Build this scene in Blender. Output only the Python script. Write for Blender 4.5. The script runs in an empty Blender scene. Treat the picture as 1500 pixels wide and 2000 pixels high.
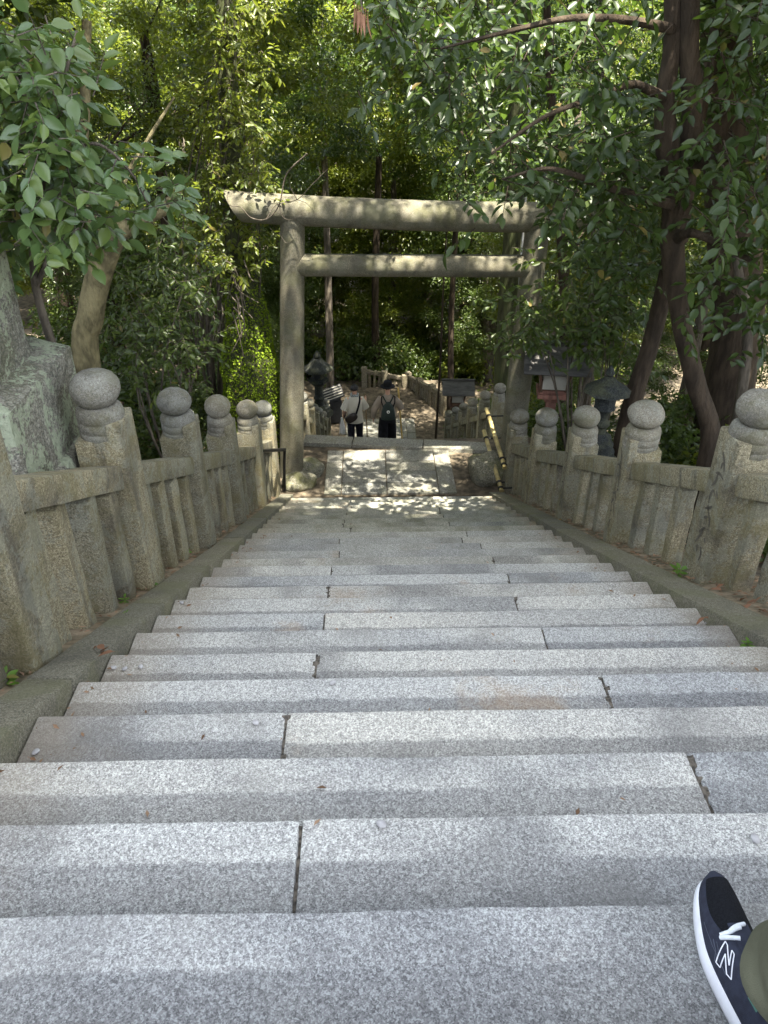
import bpy, bmesh, math, random
import numpy as np
from mathutils import Vector, Matrix, Euler, noise
R = math.radians
rnd = random.Random(7)
rng = np.random.default_rng(11)
S = bpy.context.scene
COL = S.collection

# ------------------------------------------------------------------ camera, world, sun, exposure
CAM = Vector((0, -0.908, 1.526)); F = 1503.0; TH = R(32); PS = R(1.14)
cd = bpy.data.cameras.new('camera'); cam = bpy.data.objects.new('camera', cd); COL.objects.link(cam)
cam.location = CAM; cam.rotation_euler = (R(90) - TH, 0, -PS)
cd.sensor_fit = 'VERTICAL'; cd.sensor_height = 36; cd.lens = 36 * F / 2000; cd.clip_end = 600; cd.clip_start = .02
S.camera = cam
SUN_EL, SUN_AZ = R(71), R(155)          # azimuth clockwise from +Y: behind the camera, a little to its right
w = bpy.data.worlds.new('World'); S.world = w; w.use_nodes = True
nt = w.node_tree; nt.nodes.clear()
sky = nt.nodes.new('ShaderNodeTexSky'); sky.sky_type = 'NISHITA'; sky.sun_disc = False
sky.sun_elevation = SUN_EL; sky.sun_rotation = SUN_AZ; sky.air_density = 1.0; sky.dust_density = 2.0
hs = nt.nodes.new('ShaderNodeHueSaturation'); hs.inputs['Saturation'].default_value = .5   # a hazy, whitish summer sky
bg = nt.nodes.new('ShaderNodeBackground'); bg.inputs['Strength'].default_value = .15
ou = nt.nodes.new('ShaderNodeOutputWorld')
nt.links.new(sky.outputs[0], hs.inputs['Color']); nt.links.new(hs.outputs[0], bg.inputs[0]); nt.links.new(bg.outputs[0], ou.inputs[0])
sl = bpy.data.lights.new('sun', 'SUN'); sl.energy = 5.0; sl.angle = R(.55); sl.color = (1, .94, .83)
so = bpy.data.objects.new('sun', sl); COL.objects.link(so)
SUND = Vector((math.sin(SUN_AZ) * math.cos(SUN_EL), math.cos(SUN_AZ) * math.cos(SUN_EL), math.sin(SUN_EL)))
so.rotation_euler = SUND.to_track_quat('Z', 'Y').to_euler(); so.location = (0, -6, 30)
S.view_settings.view_transform = 'Standard'; S.view_settings.look = 'None'
S.view_settings.exposure = 2.65; S.view_settings.gamma = 1; S.view_settings.use_curve_mapping = False
S.cycles.max_bounces = 7; S.cycles.diffuse_bounces = 4; S.cycles.glossy_bounces = 2
S.cycles.transmission_bounces = 4; S.cycles.use_denoising = True

# ------------------------------------------------------------------ helpers
FW = Vector((math.sin(PS) * math.cos(TH), math.cos(PS) * math.cos(TH), -math.sin(TH)))
RT = Vector((math.cos(PS), -math.sin(PS), 0)); UPV = RT.cross(FW)
def U(px, py, y):                       # the place on the sight line of a photograph pixel at distance y down the stairs
    d = FW + RT * ((px - 750) / F) - UPV * ((py - 1000) / F)
    return CAM + d * ((y - CAM.y) / d.y)
def sstep(a, b, x): t = min(1, max(0, (x - a) / (b - a))); return t * t * (3 - 2 * t)
T = .34; R1 = .1673; R2 = .1632
NST = 27
YL = NST * T; ZL = -(14 * R1 + 13 * R2); YE = 10.76; NLO = 25; RLO = .178
YP = YE + NLO * T; ZP = ZL - NLO * RLO
def nz(n): return -n * R1 if n <= 14 else -14 * R1 - (n - 14) * R2
def prof(y):                            # height of the walking line (nosing line) at y
    if y < 0: return -.0 if y < -.7 else -y * 0
    if y < 14 * T: return -y / T * R1
    if y < YL: return -14 * R1 - (y - 14 * T) / T * R2
    if y < YE: return ZL
    if y < YP: return ZL - (y - YE) / T * RLO
    if y < 24.2: return ZP
    return ZP - .9 * sstep(24.2, 27, y) - .05 * max(0, y - 27)
def props(o, label=None, cat=None, group=None, kind=None):
    if label: o['label'] = label
    if cat: o['category'] = cat
    if group: o['group'] = group
    if kind: o['kind'] = kind
    return o
def link(o, parent=None):
    COL.objects.link(o)
    if parent is not None: o.parent = parent
    return o
def empty(name, loc=(0, 0, 0), rz=0, **k):
    o = bpy.data.objects.new(name, None); o.location = loc; o.rotation_euler = (0, 0, rz); o.empty_display_size = .1
    link(o); props(o, **k); return o
def smooth(me, ang=40):
    me.polygons.foreach_set('use_smooth', [True] * len(me.polygons)); me.set_sharp_from_angle(angle=R(ang))
def mesh_bm(name, bm, mat, ang=40):
    me = bpy.data.meshes.new(name); bmesh.ops.recalc_face_normals(bm, faces=bm.faces[:]); bm.normal_update(); bm.to_mesh(me); bm.free()
    for m in (mat if isinstance(mat, (list, tuple)) else [mat]): me.materials.append(m)
    if ang: smooth(me, ang)
    return me
def obj(name, me, parent=None, loc=(0, 0, 0), rot=(0, 0, 0), **k):
    o = bpy.data.objects.new(name, me); o.location = loc; o.rotation_euler = rot
    link(o, parent); props(o, **k); return o
def np_mesh(name, v, f, mat, smooth_=False, mats=None):
    me = bpy.data.meshes.new(name); v = np.asarray(v, np.float32); f = np.asarray(f, np.int32); k = f.shape[1]
    me.vertices.add(len(v)); me.vertices.foreach_set('co', v.ravel())
    me.loops.add(f.size); me.loops.foreach_set('vertex_index', f.ravel())
    me.polygons.add(len(f)); me.polygons.foreach_set('loop_start', np.arange(len(f), dtype=np.int32) * k)
    if smooth_: me.polygons.foreach_set('use_smooth', np.ones(len(f), bool))
    me.update(calc_edges=True); me.validate()
    for m in (mat if isinstance(mat, (list, tuple)) else [mat]): me.materials.append(m)
    return me
def rough(bm, amp, sc, seed=0, amp2=0, sc2=1):
    o = Vector((seed * 7.31, seed * 3.17, seed * 1.93))
    bm.normal_update()
    d = []
    for v in bm.verts:
        p = v.co * sc + o; q = noise.noise(p) * amp
        if amp2: q += noise.noise(v.co * sc2 + o) * amp2
        d.append(v.normal * q)
    for v, q in zip(bm.verts, d): v.co += q
def box_bm(sx, sy, sz, cen=(0, 0, 0), bev=.01, nx=1, ny=1, nz_=1, bm=None, segs=2):
    """a box with rounded edges, cut nx, ny, nz_ times"""
    b = bmesh.new(); bmesh.ops.create_cube(b, size=1)
    for v in b.verts: v.co = Vector((v.co.x * sx, v.co.y * sy, v.co.z * sz))
    for ax, n, s in ((0, nx, sx), (1, ny, sy), (2, nz_, sz)):
        for i in range(1, n):
            no = Vector((0, 0, 0)); no[ax] = 1; co = Vector((0, 0, 0)); co[ax] = -s / 2 + s * i / n
            bmesh.ops.bisect_plane(b, geom=b.verts[:] + b.edges[:] + b.faces[:], plane_co=co, plane_no=no)
    if bev:
        es = [e for e in b.edges if len(e.link_faces) == 2 and e.calc_face_angle(0) > .5]
        bmesh.ops.bevel(b, geom=es, offset=bev, segments=segs, profile=.6, affect='EDGES')
    for v in b.verts: v.co += Vector(cen)
    if bm is None: return b
    me = bpy.data.meshes.new('tmp'); b.to_mesh(me); b.free(); bm.from_mesh(me); bpy.data.meshes.remove(me); return bm
def lathe(bm, prof_, seg=20, cen=(0, 0, 0), wob=0, seed=0, sx=1, sy=1):
    rings = []
    for i, (r, z) in enumerate(prof_):
        ring = []
        for k in range(seg):
            a = 2 * math.pi * k / seg
            q = 1 + wob * noise.noise(Vector((math.cos(a) * 1.3 + seed, math.sin(a) * 1.3, z * 5)))
            ring.append(bm.verts.new((cen[0] + math.cos(a) * r * q * sx, cen[1] + math.sin(a) * r * q * sy, cen[2] + z)))
        rings.append(ring)
    for a, b in zip(rings, rings[1:]):
        for k in range(seg): bm.faces.new((a[k], a[(k + 1) % seg], b[(k + 1) % seg], b[k]))
    bm.faces.new(rings[0][::-1]); bm.faces.new(rings[-1])
    return bm
def tube(bm, pts, rad, seg=8, wob=0, seed=0, flat=None, cap=True):
    """a tapering tube through pts; rad is a number or one per point; flat squeezes across a given axis"""
    pts = [Vector(p) for p in pts]; n = len(pts)
    if not isinstance(rad, (list, tuple)): rad = [rad] * n
    up = None; rings = []
    for i, p in enumerate(pts):
        t = (pts[min(i + 1, n - 1)] - pts[max(i - 1, 0)]).normalized()
        if up is None:
            up = Vector((0, 0, 1)) if abs(t.z) < .9 else Vector((0, 1, 0))
        x = t.cross(up).normalized(); up = x.cross(t).normalized()
        ring = []
        for k in range(seg):
            a = 2 * math.pi * k / seg; r = rad[i]
            if wob: r *= 1 + wob * noise.noise(Vector((p.x * 3 + math.cos(a) * 1.2 + seed, p.y * 3 + math.sin(a) * 1.2, p.z * 2.2)))
            off = x * math.cos(a) * r + up * math.sin(a) * r
            if flat: off -= Vector(flat[0]) * off.dot(Vector(flat[0])) * (1 - flat[1])
            ring.append(bm.verts.new(p + off))
        rings.append(ring)
    for a, b in zip(rings, rings[1:]):
        for k in range(seg): bm.faces.new((a[k], a[(k + 1) % seg], b[(k + 1) % seg], b[k]))
    if cap: bm.faces.new(rings[0][::-1]); bm.faces.new(rings[-1])
    return bm
def spline(pts, n=6):
    """Catmull-Rom through pts (tuples of any length)"""
    P = [np.array(p, float) for p in pts]; P = [2 * P[0] - P[1]] + P + [2 * P[-1] - P[-2]]; out = []
    for i in range(1, len(P) - 2):
        for k in range(n):
            t = k / n; a, b, c, d = P[i - 1:i + 3]
            out.append(.5 * (2 * b + (c - a) * t + (2 * a - 5 * b + 4 * c - d) * t * t + (3 * b - a - 3 * c + d) * t ** 3))
    out.append(P[-2]); return out

# ------------------------------------------------------------------ materials
def newmat(name):
    m = bpy.data.materials.new(name); m.use_nodes = True; t = m.node_tree; t.nodes.clear()
    o = t.nodes.new('ShaderNodeOutputMaterial'); b = t.nodes.new('ShaderNodeBsdfPrincipled')
    t.links.new(b.outputs[0], o.inputs[0]); return m, t, b, o
class G:                                 # short hand for building node graphs
    def __init__(s, t): s.t = t
    def n(s, ty, **k):
        x = s.t.nodes.new('ShaderNode' + ty)
        for a, v in k.items(): setattr(x, a, v)
        return x
    def l(s, a, b): s.t.links.new(a, b)
    def val(s, sock, v):
        if hasattr(v, 'is_linked'): s.l(v, sock)
        else: sock.default_value = v
    def math(s, op, a, b=0, c=0):
        x = s.n('Math', operation=op)
        for i, v in enumerate((a, b, c)): s.val(x.inputs[i], v)
        return x.outputs[0]
    def mix(s, f, a, b, blend='MIX'):
        x = s.n('Mix', data_type='RGBA', blend_type=blend)
        s.val(x.inputs[0], f); s.val(x.inputs[6], a if hasattr(a, 'is_linked') else (*a, 1)); s.val(x.inputs[7], b if hasattr(b, 'is_linked') else (*b, 1))
        return x.outputs[2]
    def noise(s, co, sc, det=2, rough=.5, dist=0):
        x = s.n('TexNoise'); s.l(co, x.inputs['Vector']); x.inputs['Scale'].default_value = sc
        x.inputs['Detail'].default_value = det; x.inputs['Roughness'].default_value = rough; x.inputs['Distortion'].default_value = dist
        return x.outputs[0]
    def ramp(s, f, a, b):
        x = s.n('MapRange', interpolation_type='SMOOTHSTEP'); s.val(x.inputs[0], f); x.inputs[1].default_value = a; x.inputs[2].default_value = b
        return x.outputs[0]
    def vor(s, co, sc):
        x = s.n('TexVoronoi'); s.l(co, x.inputs['Vector']); x.inputs['Scale'].default_value = sc; return x
    def bump(s, h, st, d, norm=None):
        x = s.n('Bump'); s.l(h, x.inputs['Height']); x.inputs['Strength'].default_value = st; x.inputs['Distance'].default_value = d
        if norm is not None: s.l(norm, x.inputs['Normal'])
        return x.outputs[0]
    def sep(s, v):
        x = s.n('SeparateXYZ'); s.l(v, x.inputs[0]); return x.outputs
    def objco(s):
        tc = s.n('TexCoord'); oi = s.n('ObjectInfo'); ad = s.n('VectorMath', operation='ADD'); mu = s.n('VectorMath', operation='SCALE')
        mu.inputs[0].default_value = (31.7, 17.3, 23.9); s.l(oi.outputs['Random'], mu.inputs['Scale'])
        s.l(tc.outputs['Object'], ad.inputs[0]); s.l(mu.outputs[0], ad.inputs[1])
        return tc.outputs['Object'], ad.outputs[0], oi.outputs['Random']
def stone(name, dark, mid, light, grain=230, moss=(.12, .12, .045), moss_amt=.3, stain=.4, stain_col=(.09, .085, .07), lichen=0, lichen_col=(.42, .5, .38), bump=.5, band=False, edge_dirt=False, big_relief=0, tv=.14, streak=0):
    m, t, b, o = newmat(name); g = G(t); loc, co, rr = g.objco()
    v = g.vor(co, grain); vc = g.sep(v.outputs['Color'])[0]
    v2 = g.vor(co, grain * .45); vc2 = g.sep(v2.outputs['Color'])[1]
    k = g.math('ADD', g.math('MULTIPLY', vc, .6), g.math('MULTIPLY', vc2, .4))
    c = g.mix(g.ramp(k, .12, .5), dark, mid); c = g.mix(g.ramp(k, .5, .88), c, light)
    big = g.noise(co, 2.2, 5, .6)
    tint = g.mix(rr, (1 - tv * .8, 1 - tv * .72, 1 - tv * .6), (1 + tv * .7, 1 + tv * .5, 1 + tv * .1))
    c = g.mix(1, c, tint, 'MULTIPLY')
    c = g.mix(g.math('MULTIPLY', g.ramp(big, .5, .72), stain), c, stain_col)
    fine = g.noise(co, 14, 4, .65)
    c = g.mix(g.math('MULTIPLY', g.ramp(fine, .55, .75), stain * .55), c, stain_col)
    if band:
        y = g.sep(loc)[1]; wob = g.math('MULTIPLY', g.math('SUBTRACT', g.noise(co, 9, 3), .5), .035)
        bw = g.math('ADD', g.math('ADD', y, g.math('MULTIPLY', rr, .03)), wob)
        f = g.math('MULTIPLY', g.ramp(bw, -.118, -.1), g.ramp(g.noise(co, 1.3, 2), .3, .46))
        c = g.mix(f, c, g.mix(1, c, (1.6, 1.59, 1.55), 'MULTIPLY'))
        ru = g.noise(co, 1.9, 3, .55); ru2 = g.noise(co, 26, 4, .7)
        c = g.mix(g.math('MULTIPLY', g.ramp(g.math('ADD', ru, g.math('MULTIPLY', ru2, .22)), .7, .86), .38), c, (.33, .21, .1))
        wk = g.noise(co, .9, 3, .5); c = g.mix(g.ramp(wk, .42, .66), c, g.mix(1, c, (.78, .79, .82), 'MULTIPLY'))
    if edge_dirt:
        ps = g.n('NewGeometry').outputs['Position']; x = g.sep(ps)[0]
        nn = g.math('MULTIPLY', g.math('SUBTRACT', g.noise(co, 7, 4), .5), .35)
        f = g.math('ADD', g.ramp(g.math('ADD', x, nn), -.72, -1.2), g.ramp(g.math('ADD', x, nn), 1.45, 1.85))
        c = g.mix(g.math('MULTIPLY', f, .5), c, (.27, .22, .15))
    if moss_amt:
        mo = g.noise(co, 3.1, 5, .62); mo2 = g.noise(co, 38, 3, .6)
        f = g.ramp(g.math('ADD', mo, g.math('MULTIPLY', mo2, .25)), .55, .78)
        c = g.mix(g.math('MULTIPLY', f, moss_amt), c, moss)
    if streak:
        mp = g.n('Mapping'); mp.inputs['Scale'].default_value = (9, 9, .7); g.l(co, mp.inputs[0])
        c = g.mix(g.math('MULTIPLY', g.ramp(g.noise(mp.outputs[0], 1, 4, .6), .5, .72), streak), c, stain_col)
    if lichen:
        li = g.noise(co, 4.5, 6, .7, .6); li2 = g.noise(co, 45, 3, .7)
        f = g.ramp(g.math('ADD', li, g.math('MULTIPLY', li2, .42)), .715, .755)
        c = g.mix(g.math('MULTIPLY', f, lichen), c, lichen_col)
    g.l(c, b.inputs['Base Color']); b.inputs['Roughness'].default_value = .88; b.inputs['Specular IOR Level'].default_value = .3
    h = g.math('ADD', g.math('MULTIPLY', k, .45), g.math('MULTIPLY', g.noise(co, 55, 4, .7), 1.0))
    nrm = g.bump(h, bump, .006)
    if big_relief: nrm = g.bump(g.noise(co, 13, 4, .6, 1.0), big_relief, .03, nrm)
    g.l(nrm, b.inputs['Normal'])
    return m
def plain(name, col, rough=.7, var=.25, sc=12, spec=.4, bump=0, bsc=60, col2=None, metal=0, stretch=None, coat=0):
    m, t, b, o = newmat(name); g = G(t); loc, co, rr = g.objco()
    if stretch:
        mp = g.n('Mapping'); mp.inputs['Scale'].default_value = stretch; g.l(co, mp.inputs[0]); co = mp.outputs[0]
    n_ = g.noise(co, sc, 4, .6); c2 = col2 or tuple(x * (1 - var) for x in col); c1 = tuple(min(1, x * (1 + var * .6)) for x in col)
    g.l(g.mix(g.ramp(n_, .33, .67), c2, c1), b.inputs['Base Color'])
    b.inputs['Roughness'].default_value = rough; b.inputs['Specular IOR Level'].default_value = spec; b.inputs['Metallic'].default_value = metal
    b.inputs['Coat Weight'].default_value = coat
    if bump: g.l(g.bump(g.noise(co, bsc, 5, .65), bump, .045 if 'bark' in name else .01), b.inputs['Normal'])
    return m
def leafmat(name, cols, rough=.42, trans=.35, tcol=(.2, .34, .04), spec=.5):
    m, t, b, o = newmat(name); g = G(t)
    geo = g.n('NewGeometry'); rp = geo.outputs['Random Per Island']; oi = g.n('ObjectInfo').outputs['Random']
    r2 = g.math('FRACT', g.math('ADD', rp, g.math('MULTIPLY', oi, 7.3)))
    c = g.mix(g.ramp(r2, 0, .5), cols[0], cols[1]); c = g.mix(g.ramp(r2, .5, 1), c, cols[2])
    r3 = g.math('FRACT', g.math('MULTIPLY', r2, 17.7)); c = g.mix(g.math('MULTIPLY', g.math('GREATER_THAN', r3, .985), .7), c, (.2, .14, .04))
    g.l(c, b.inputs['Base Color']); b.inputs['Roughness'].default_value = rough; b.inputs['Specular IOR Level'].default_value = spec
    tr = g.n('BsdfTranslucent'); g.l(g.mix(.5, c, tcol), tr.inputs['Color'])
    mx = g.n('MixShader'); mx.inputs[0].default_value = trans; g.l(b.outputs[0], mx.inputs[1]); g.l(tr.outputs[0], mx.inputs[2]); g.l(mx.outputs[0], o.inputs[0])
    return m
M = {}
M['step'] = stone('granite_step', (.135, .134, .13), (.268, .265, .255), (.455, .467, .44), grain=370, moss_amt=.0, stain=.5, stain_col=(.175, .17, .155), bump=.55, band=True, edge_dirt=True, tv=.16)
M['step_far'] = stone('granite_step_dark_olive', (.095, .096, .085), (.2, .198, .17), (.34, .335, .295), grain=370, moss=(.12, .12, .06), moss_amt=.5, stain=.6, stain_col=(.13, .125, .1), bump=.55, band=True, edge_dirt=True, tv=.16)  # darkest, most olive tone of the granite, for the farthest slabs
M['step_mid'] = stone('granite_step_mid_tone', (.115, .115, .107), (.235, .232, .215), (.4, .395, .37), grain=370, moss=(.14, .14, .09), moss_amt=.25, stain=.55, stain_col=(.155, .15, .13), bump=.55, band=True, edge_dirt=True, tv=.18)  # tone between the near slabs and the farthest ones
M['kerb'] = stone('granite_kerb', (.085, .08, .058), (.165, .155, .115), (.27, .255, .195), grain=300, moss=(.14, .14, .07), moss_amt=.55, stain=.5, bump=.6)
M['post'] = stone('weathered_granite', (.11, .098, .062), (.235, .208, .132), (.39, .355, .245), grain=260, moss=(.15, .13, .055), moss_amt=.6, stain=.75, stain_col=(.07, .062, .048), lichen=.25, lichen_col=(.3, .32, .26), tv=.22, streak=.6, bump=.9, big_relief=.35)
M['ball'] = stone('granite_ball', (.1, .095, .08), (.19, .18, .15), (.3, .29, .25), grain=300, moss=(.11, .1, .05), moss_amt=.65, stain=.7, stain_col=(.075, .07, .055), lichen=.2, lichen_col=(.3, .31, .26), tv=.3, bump=.7)
M['torii'] = stone('gate_stone', (.075, .07, .048), (.122, .112, .078), (.185, .17, .125), grain=220, moss=(.09, .09, .04), moss_amt=.6, stain=.75, stain_col=(.06, .055, .042), bump=.6, streak=.6, lichen=.15, lichen_col=(.24, .24, .19))
M['lichen'] = stone('lichen_stone', (.1, .1, .085), (.2, .19, .15), (.34, .33, .27), grain=130, moss=(.1, .1, .05), moss_amt=.5, stain=.8, stain_col=(.07, .06, .045), lichen=.8, lichen_col=(.33, .37, .25), bump=1.0, big_relief=1.0)
M['pave'] = stone('paving_stone', (.1, .1, .085), (.195, .19, .16), (.31, .3, .26), grain=150, moss_amt=.25, stain=.4, bump=.4)
M['boulder'] = stone('boulder_stone', (.08, .08, .06), (.16, .15, .11), (.27, .26, .2), grain=90, moss_amt=.8, stain=.6, bump=.8, big_relief=.4)
M['darkstone'] = stone('dark_stone', (.012, .014, .013), (.026, .03, .028), (.055, .06, .055), grain=120, moss_amt=.3, stain=.3, bump=.5)
M['carve'] = plain('carved_line', (.11, .097, .072), .95)
M['earth'] = plain('earth', (.115, .092, .062), .95, .5, 6, .2, .8, 40, col2=(.052, .043, .03))
M['barkdark'] = plain('dark_bark', (.05, .036, .023), .9, .45, 9, .25, 1.0, 14, stretch=(1, 1, .25))
M['barkpale'] = plain('pale_bark', (.19, .16, .08), .9, .5, 8, .25, 1.0, 15, col2=(.07, .06, .03), stretch=(1, 1, .4))
M['barkgrey'] = plain('grey_bark', (.12, .1, .075), .9, .5, 9, .25, 1.0, 16, stretch=(1, 1, .3))
M['barkmoss'] = plain('mossy_bark', (.045, .052, .02), .95, .4, 10, .2, 1.0, 20, col2=(.035, .035, .018), stretch=(1, 1, .2))
M['moss'] = leafmat('moss', ((.1, .15, .01), (.15, .22, .015), (.2, .27, .025)), .9, .25, (.2, .3, .02), .1)
M['redwood'] = plain('red_painted_wood', (.22, .105, .075), .75, .35, 14, .3, .5, 60, stretch=(1, 1, .2))
M['brownwood'] = plain('brown_wood', (.1, .055, .035), .75, .35, 14, .3, .5, 60, stretch=(1, 1, .2))
M['blackwood'] = plain('black_wood', (.02, .02, .022), .6, .3, 14)
M['shingle'] = plain('roof_board', (.085, .08, .072), .85, .45, 8, .3, .7, 40, stretch=(.3, 1, 1))
M['paper'] = plain('paper_panel', (.36, .34, .28), .8, .15, 4)
M['bamboo'] = plain('bamboo', (.42, .33, .13), .4, .3, 9, .5, col2=(.24, .19, .08), stretch=(1, 1, .3))
M['cord'] = plain('black_cord', (.012, .012, .012), .7)
M['conduit'] = plain('grey_conduit', (.4, .4, .38), .5)
M['metal'] = plain('dark_metal', (.02, .02, .02), .4, metal=.6)
M['leafL'] = leafmat('glossy_leaf', ((.06, .105, .035), (.085, .135, .045), (.115, .16, .036)), .3, .3, (.22, .36, .05), .55)
M['leafR'] = leafmat('dark_leaf', ((.02, .038, .008), (.028, .05, .01), (.046, .07, .014)), .42, .3, (.2, .34, .04), .5)
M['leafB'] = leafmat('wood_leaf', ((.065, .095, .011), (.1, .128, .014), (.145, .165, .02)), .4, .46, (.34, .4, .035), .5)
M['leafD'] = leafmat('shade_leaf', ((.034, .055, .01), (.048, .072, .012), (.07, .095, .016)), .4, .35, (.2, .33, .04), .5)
M['weed'] = leafmat('weed_leaf', ((.07, .15, .02), (.1, .2, .025), (.13, .24, .03)), .5, .35)
M['dead'] = leafmat('dead_leaf', ((.2, .1, .055), (.26, .14, .085), (.13, .07, .04)), .8, .2, (.3, .15, .06), .2)
M['litter'] = leafmat('litter_leaf', ((.24, .14, .08), (.33, .22, .14), (.12, .07, .04)), .85, .1, (.3, .18, .08), .2)
M['pebble'] = plain('pebble_stone', (.42, .41, .4), .8, .3, 20)
M['skin'] = plain('skin', (.5, .29, .2), .6, .08)
M['hair'] = plain('black_hair', (.012, .011, .012), .5)
M['offwhite'] = plain('off_white_cloth', (.56, .53, .45), .9, .1, 5, .2)
M['beige'] = plain('beige_cloth', (.27, .225, .18), .9, .12, 5, .2)
M['blackcloth'] = plain('black_cloth', (.013, .013, .016), .9, .3, 8, .2)
M['navycloth'] = plain('navy_cloth', (.02, .022, .034), .9, .3, 8, .2)
M['olive'] = plain('olive_cloth', (.115, .115, .075), .9, .2, 9, .2, .35, 500)
M['greenbag'] = plain('green_canvas', (.018, .03, .026), .8, .2, 9)
M['leather'] = plain('dark_leather', (.022, .016, .015), .35, .3, 9)
M['white'] = plain('white_cloth', (.8, .8, .78), .85, .05)
M['scarf'] = plain('grey_scarf', (.3, .32, .32), .9, .6, 40)
M['stick'] = plain('wood_stick', (.3, .2, .1), .6, .2)
M['goldstick'] = plain('yellow_stick', (.62, .42, .13), .5, .2)
M['shoe'] = plain('navy_mesh', (.032, .036, .055), .85, .2, 60, .25, .3, 700)
M['shoetoe'] = plain('black_mesh', (.01, .011, .014), .9, .4, 300, .2, .6, 900)
M['sole'] = plain('white_foam', (.82, .83, .86), .55, .05, 30, .4)
M['lace'] = plain('white_lace', (.72, .75, .77), .85, .1, 90)
M['stitch'] = plain('grey_thread', (.09, .1, .13), .8)
M['greentag'] = plain('green_tag', (.08, .2, .15), .6)
M['yellowleaf'] = plain('yellow_leaf', (.45, .38, .06), .6)

# ------------------------------------------------------------------ the setting: ground
def gz(x, y):
    p = prof(y)
    ps_ = (prof(y - .9) + p + prof(y + .9)) / 3
    nn = noise.noise(Vector((x * .35, y * .35, 1.7))) * .22 + noise.noise(Vector((x * 1.7, y * 1.7, 4.1))) * .05
    if x < -1.75:
        d = -1.75 - x
        return ps_ - .05 + .25 * min(d, 7) + .06 * max(0, d - 7) + nn * min(1, d) 
    if x > 2.5:
        d = x - 2.5
        return ps_ - .08 - .2 * min(d, 5) + nn * min(1, d)
    return p - .42 if y < YP else p - .05
xs = np.concatenate([[-220, -150, -100, -70, -50, -38, -30, -24, -20, -17], np.arange(-15, -1.8, .45), [-1.76, -1.74], np.arange(-1.2, 2.4, .6), [2.49, 2.51], np.arange(2.9, 15, .45), [17, 20, 24, 30, 38, 50, 70, 100, 150, 220]])
ys_ = np.concatenate([[-220, -120, -60, -30, -18, -12, -8, -5, -3], np.arange(-2, 30, .45), [31, 33, 36, 40, 45, 52, 60, 75, 100, 150, 220, 320]])
gv = [(x, y, gz(x, y)) for y in ys_ for x in xs]; nxs = len(xs)
gf = [(j * nxs + i, j * nxs + i + 1, (j + 1) * nxs + i + 1, (j + 1) * nxs + i) for j in range(len(ys_) - 1) for i in range(nxs - 1)]
obj('ground', np_mesh('ground', gv, gf, M['earth'], True), kind='structure')

M['joint'] = plain('joint_dirt', (.115, .1, .08), .95, .6, 60, .2, .8, 80, col2=(.04, .036, .03))
M['dirtstrip'] = plain('gritty_dirt', (.23, .18, .12), .95, .45, 9, .2, .8, 50, col2=(.11, .095, .06))
# ------------------------------------------------------------------ stairs: every slab its own part
XA, XB = -1.175, 1.795
stairs = empty('stone_stairs', (0, 0, 0), kind='structure')
def slab(x0, x1, yn, zt, dep, h, seed, parent, mat, name='stone_slab', bev=.011, amp=.0035):
    L = x1 - x0; nx = max(2, int(L / .11))
    b = box_bm(L, dep, h, (0, -dep / 2, -h / 2), bev, nx, 3, 1, segs=2)
    o = Vector((seed * 5.7, seed * 2.1, 0))
    for v in b.verts:
        p = v.co + o
        fr = sstep(-.1, 0, v.co.y)
        v.co.y += noise.noise(p * 2.1) * .005 * fr + noise.noise(p * 13) * .0035 * fr - max(0, noise.noise(p * 7.7) - .45) * .035 * fr
        v.co.z += noise.noise(p * 1.7) * .004 + noise.noise(p * 11) * .0018
    return obj(name, mesh_bm(name, b, mat, 50), parent, ((x0 + x1) / 2, yn, zt), (rnd.uniform(-.002, .002), rnd.uniform(-.002, .002), rnd.uniform(-.0022, .0022)))
for n in range(-3, NST):
    y, z = n * T, nz(n)
    if n < 0: z = 0.1673 * -n
    if n % 2: j = [-.27 + rnd.uniform(-.05, .06)]
    else: j = [.92 + rnd.uniform(-.09, .06)]
    if n == 1: j = [-.185]
    if n == 2: j = [.955]
    if n == 0: j = [-1.0]
    if n > 13 and n % 3 == 0: j = [-.3, .85]
    e = [XA] + j + [XB]
    for a, b_ in zip(e, e[1:]):
        slab(a + .003, b_ - .003, y, z - rnd.uniform(0, .006), T + .05, .165, n * 3 + a, stairs, M['step'] if n < 12 else M['step_mid'] if n < 17 else M['step_far'])  # slab colour turns darker and more olive down the flight, in three tones
    for q in j:
        jb = box_bm(.03, T * .92, .1, (0, -T * .46 - .016, -.06), 0, 1, 16, 1)
        for v in jb.verts: v.co.z += noise.noise(v.co * 40 + Vector((n, 0, 0))) * .018
        obj('joint_filling', mesh_bm('joint_filling', jb, M['joint'], 0), stairs, (q, y, z))
# a top platform behind the camera
slab(XA, XB, -3 * T - .345, .55, 3.0, .2, 77, stairs, M['step'], 'platform_slab')
# kerbs
def kerb(xa, xb, name='kerb'):
    k = empty(name, ((xa + xb) / 2, 0, 0), kind='structure')
    y = -1.2
    while y < YL - .05:
        y2 = min(y + rnd.uniform(1.0, 1.5), YL)
        za, zb = (prof(y) if y >= 0 else -y * R1 / T), (prof(y2) if y2 >= 0 else -y2 * R1 / T)
        L = math.hypot(y2 - y, zb - za)
        b = box_bm(xb - xa, L - .008, .3, (0, 0, -.15), .016, 2, 8, 1); rough(b, .005, 6, y, .003, 19)
        obj('kerb_stone', mesh_bm('kerb_stone', b, M['kerb'], 50), k, (rnd.uniform(-.004, .004), (y + y2) / 2, (za + zb) / 2 + .028), (math.atan2(zb - za, y2 - y), 0, 0))
        y = y2
    return k
kerb(XA - .19, XA); kerb(XB, XB + .22)
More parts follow.
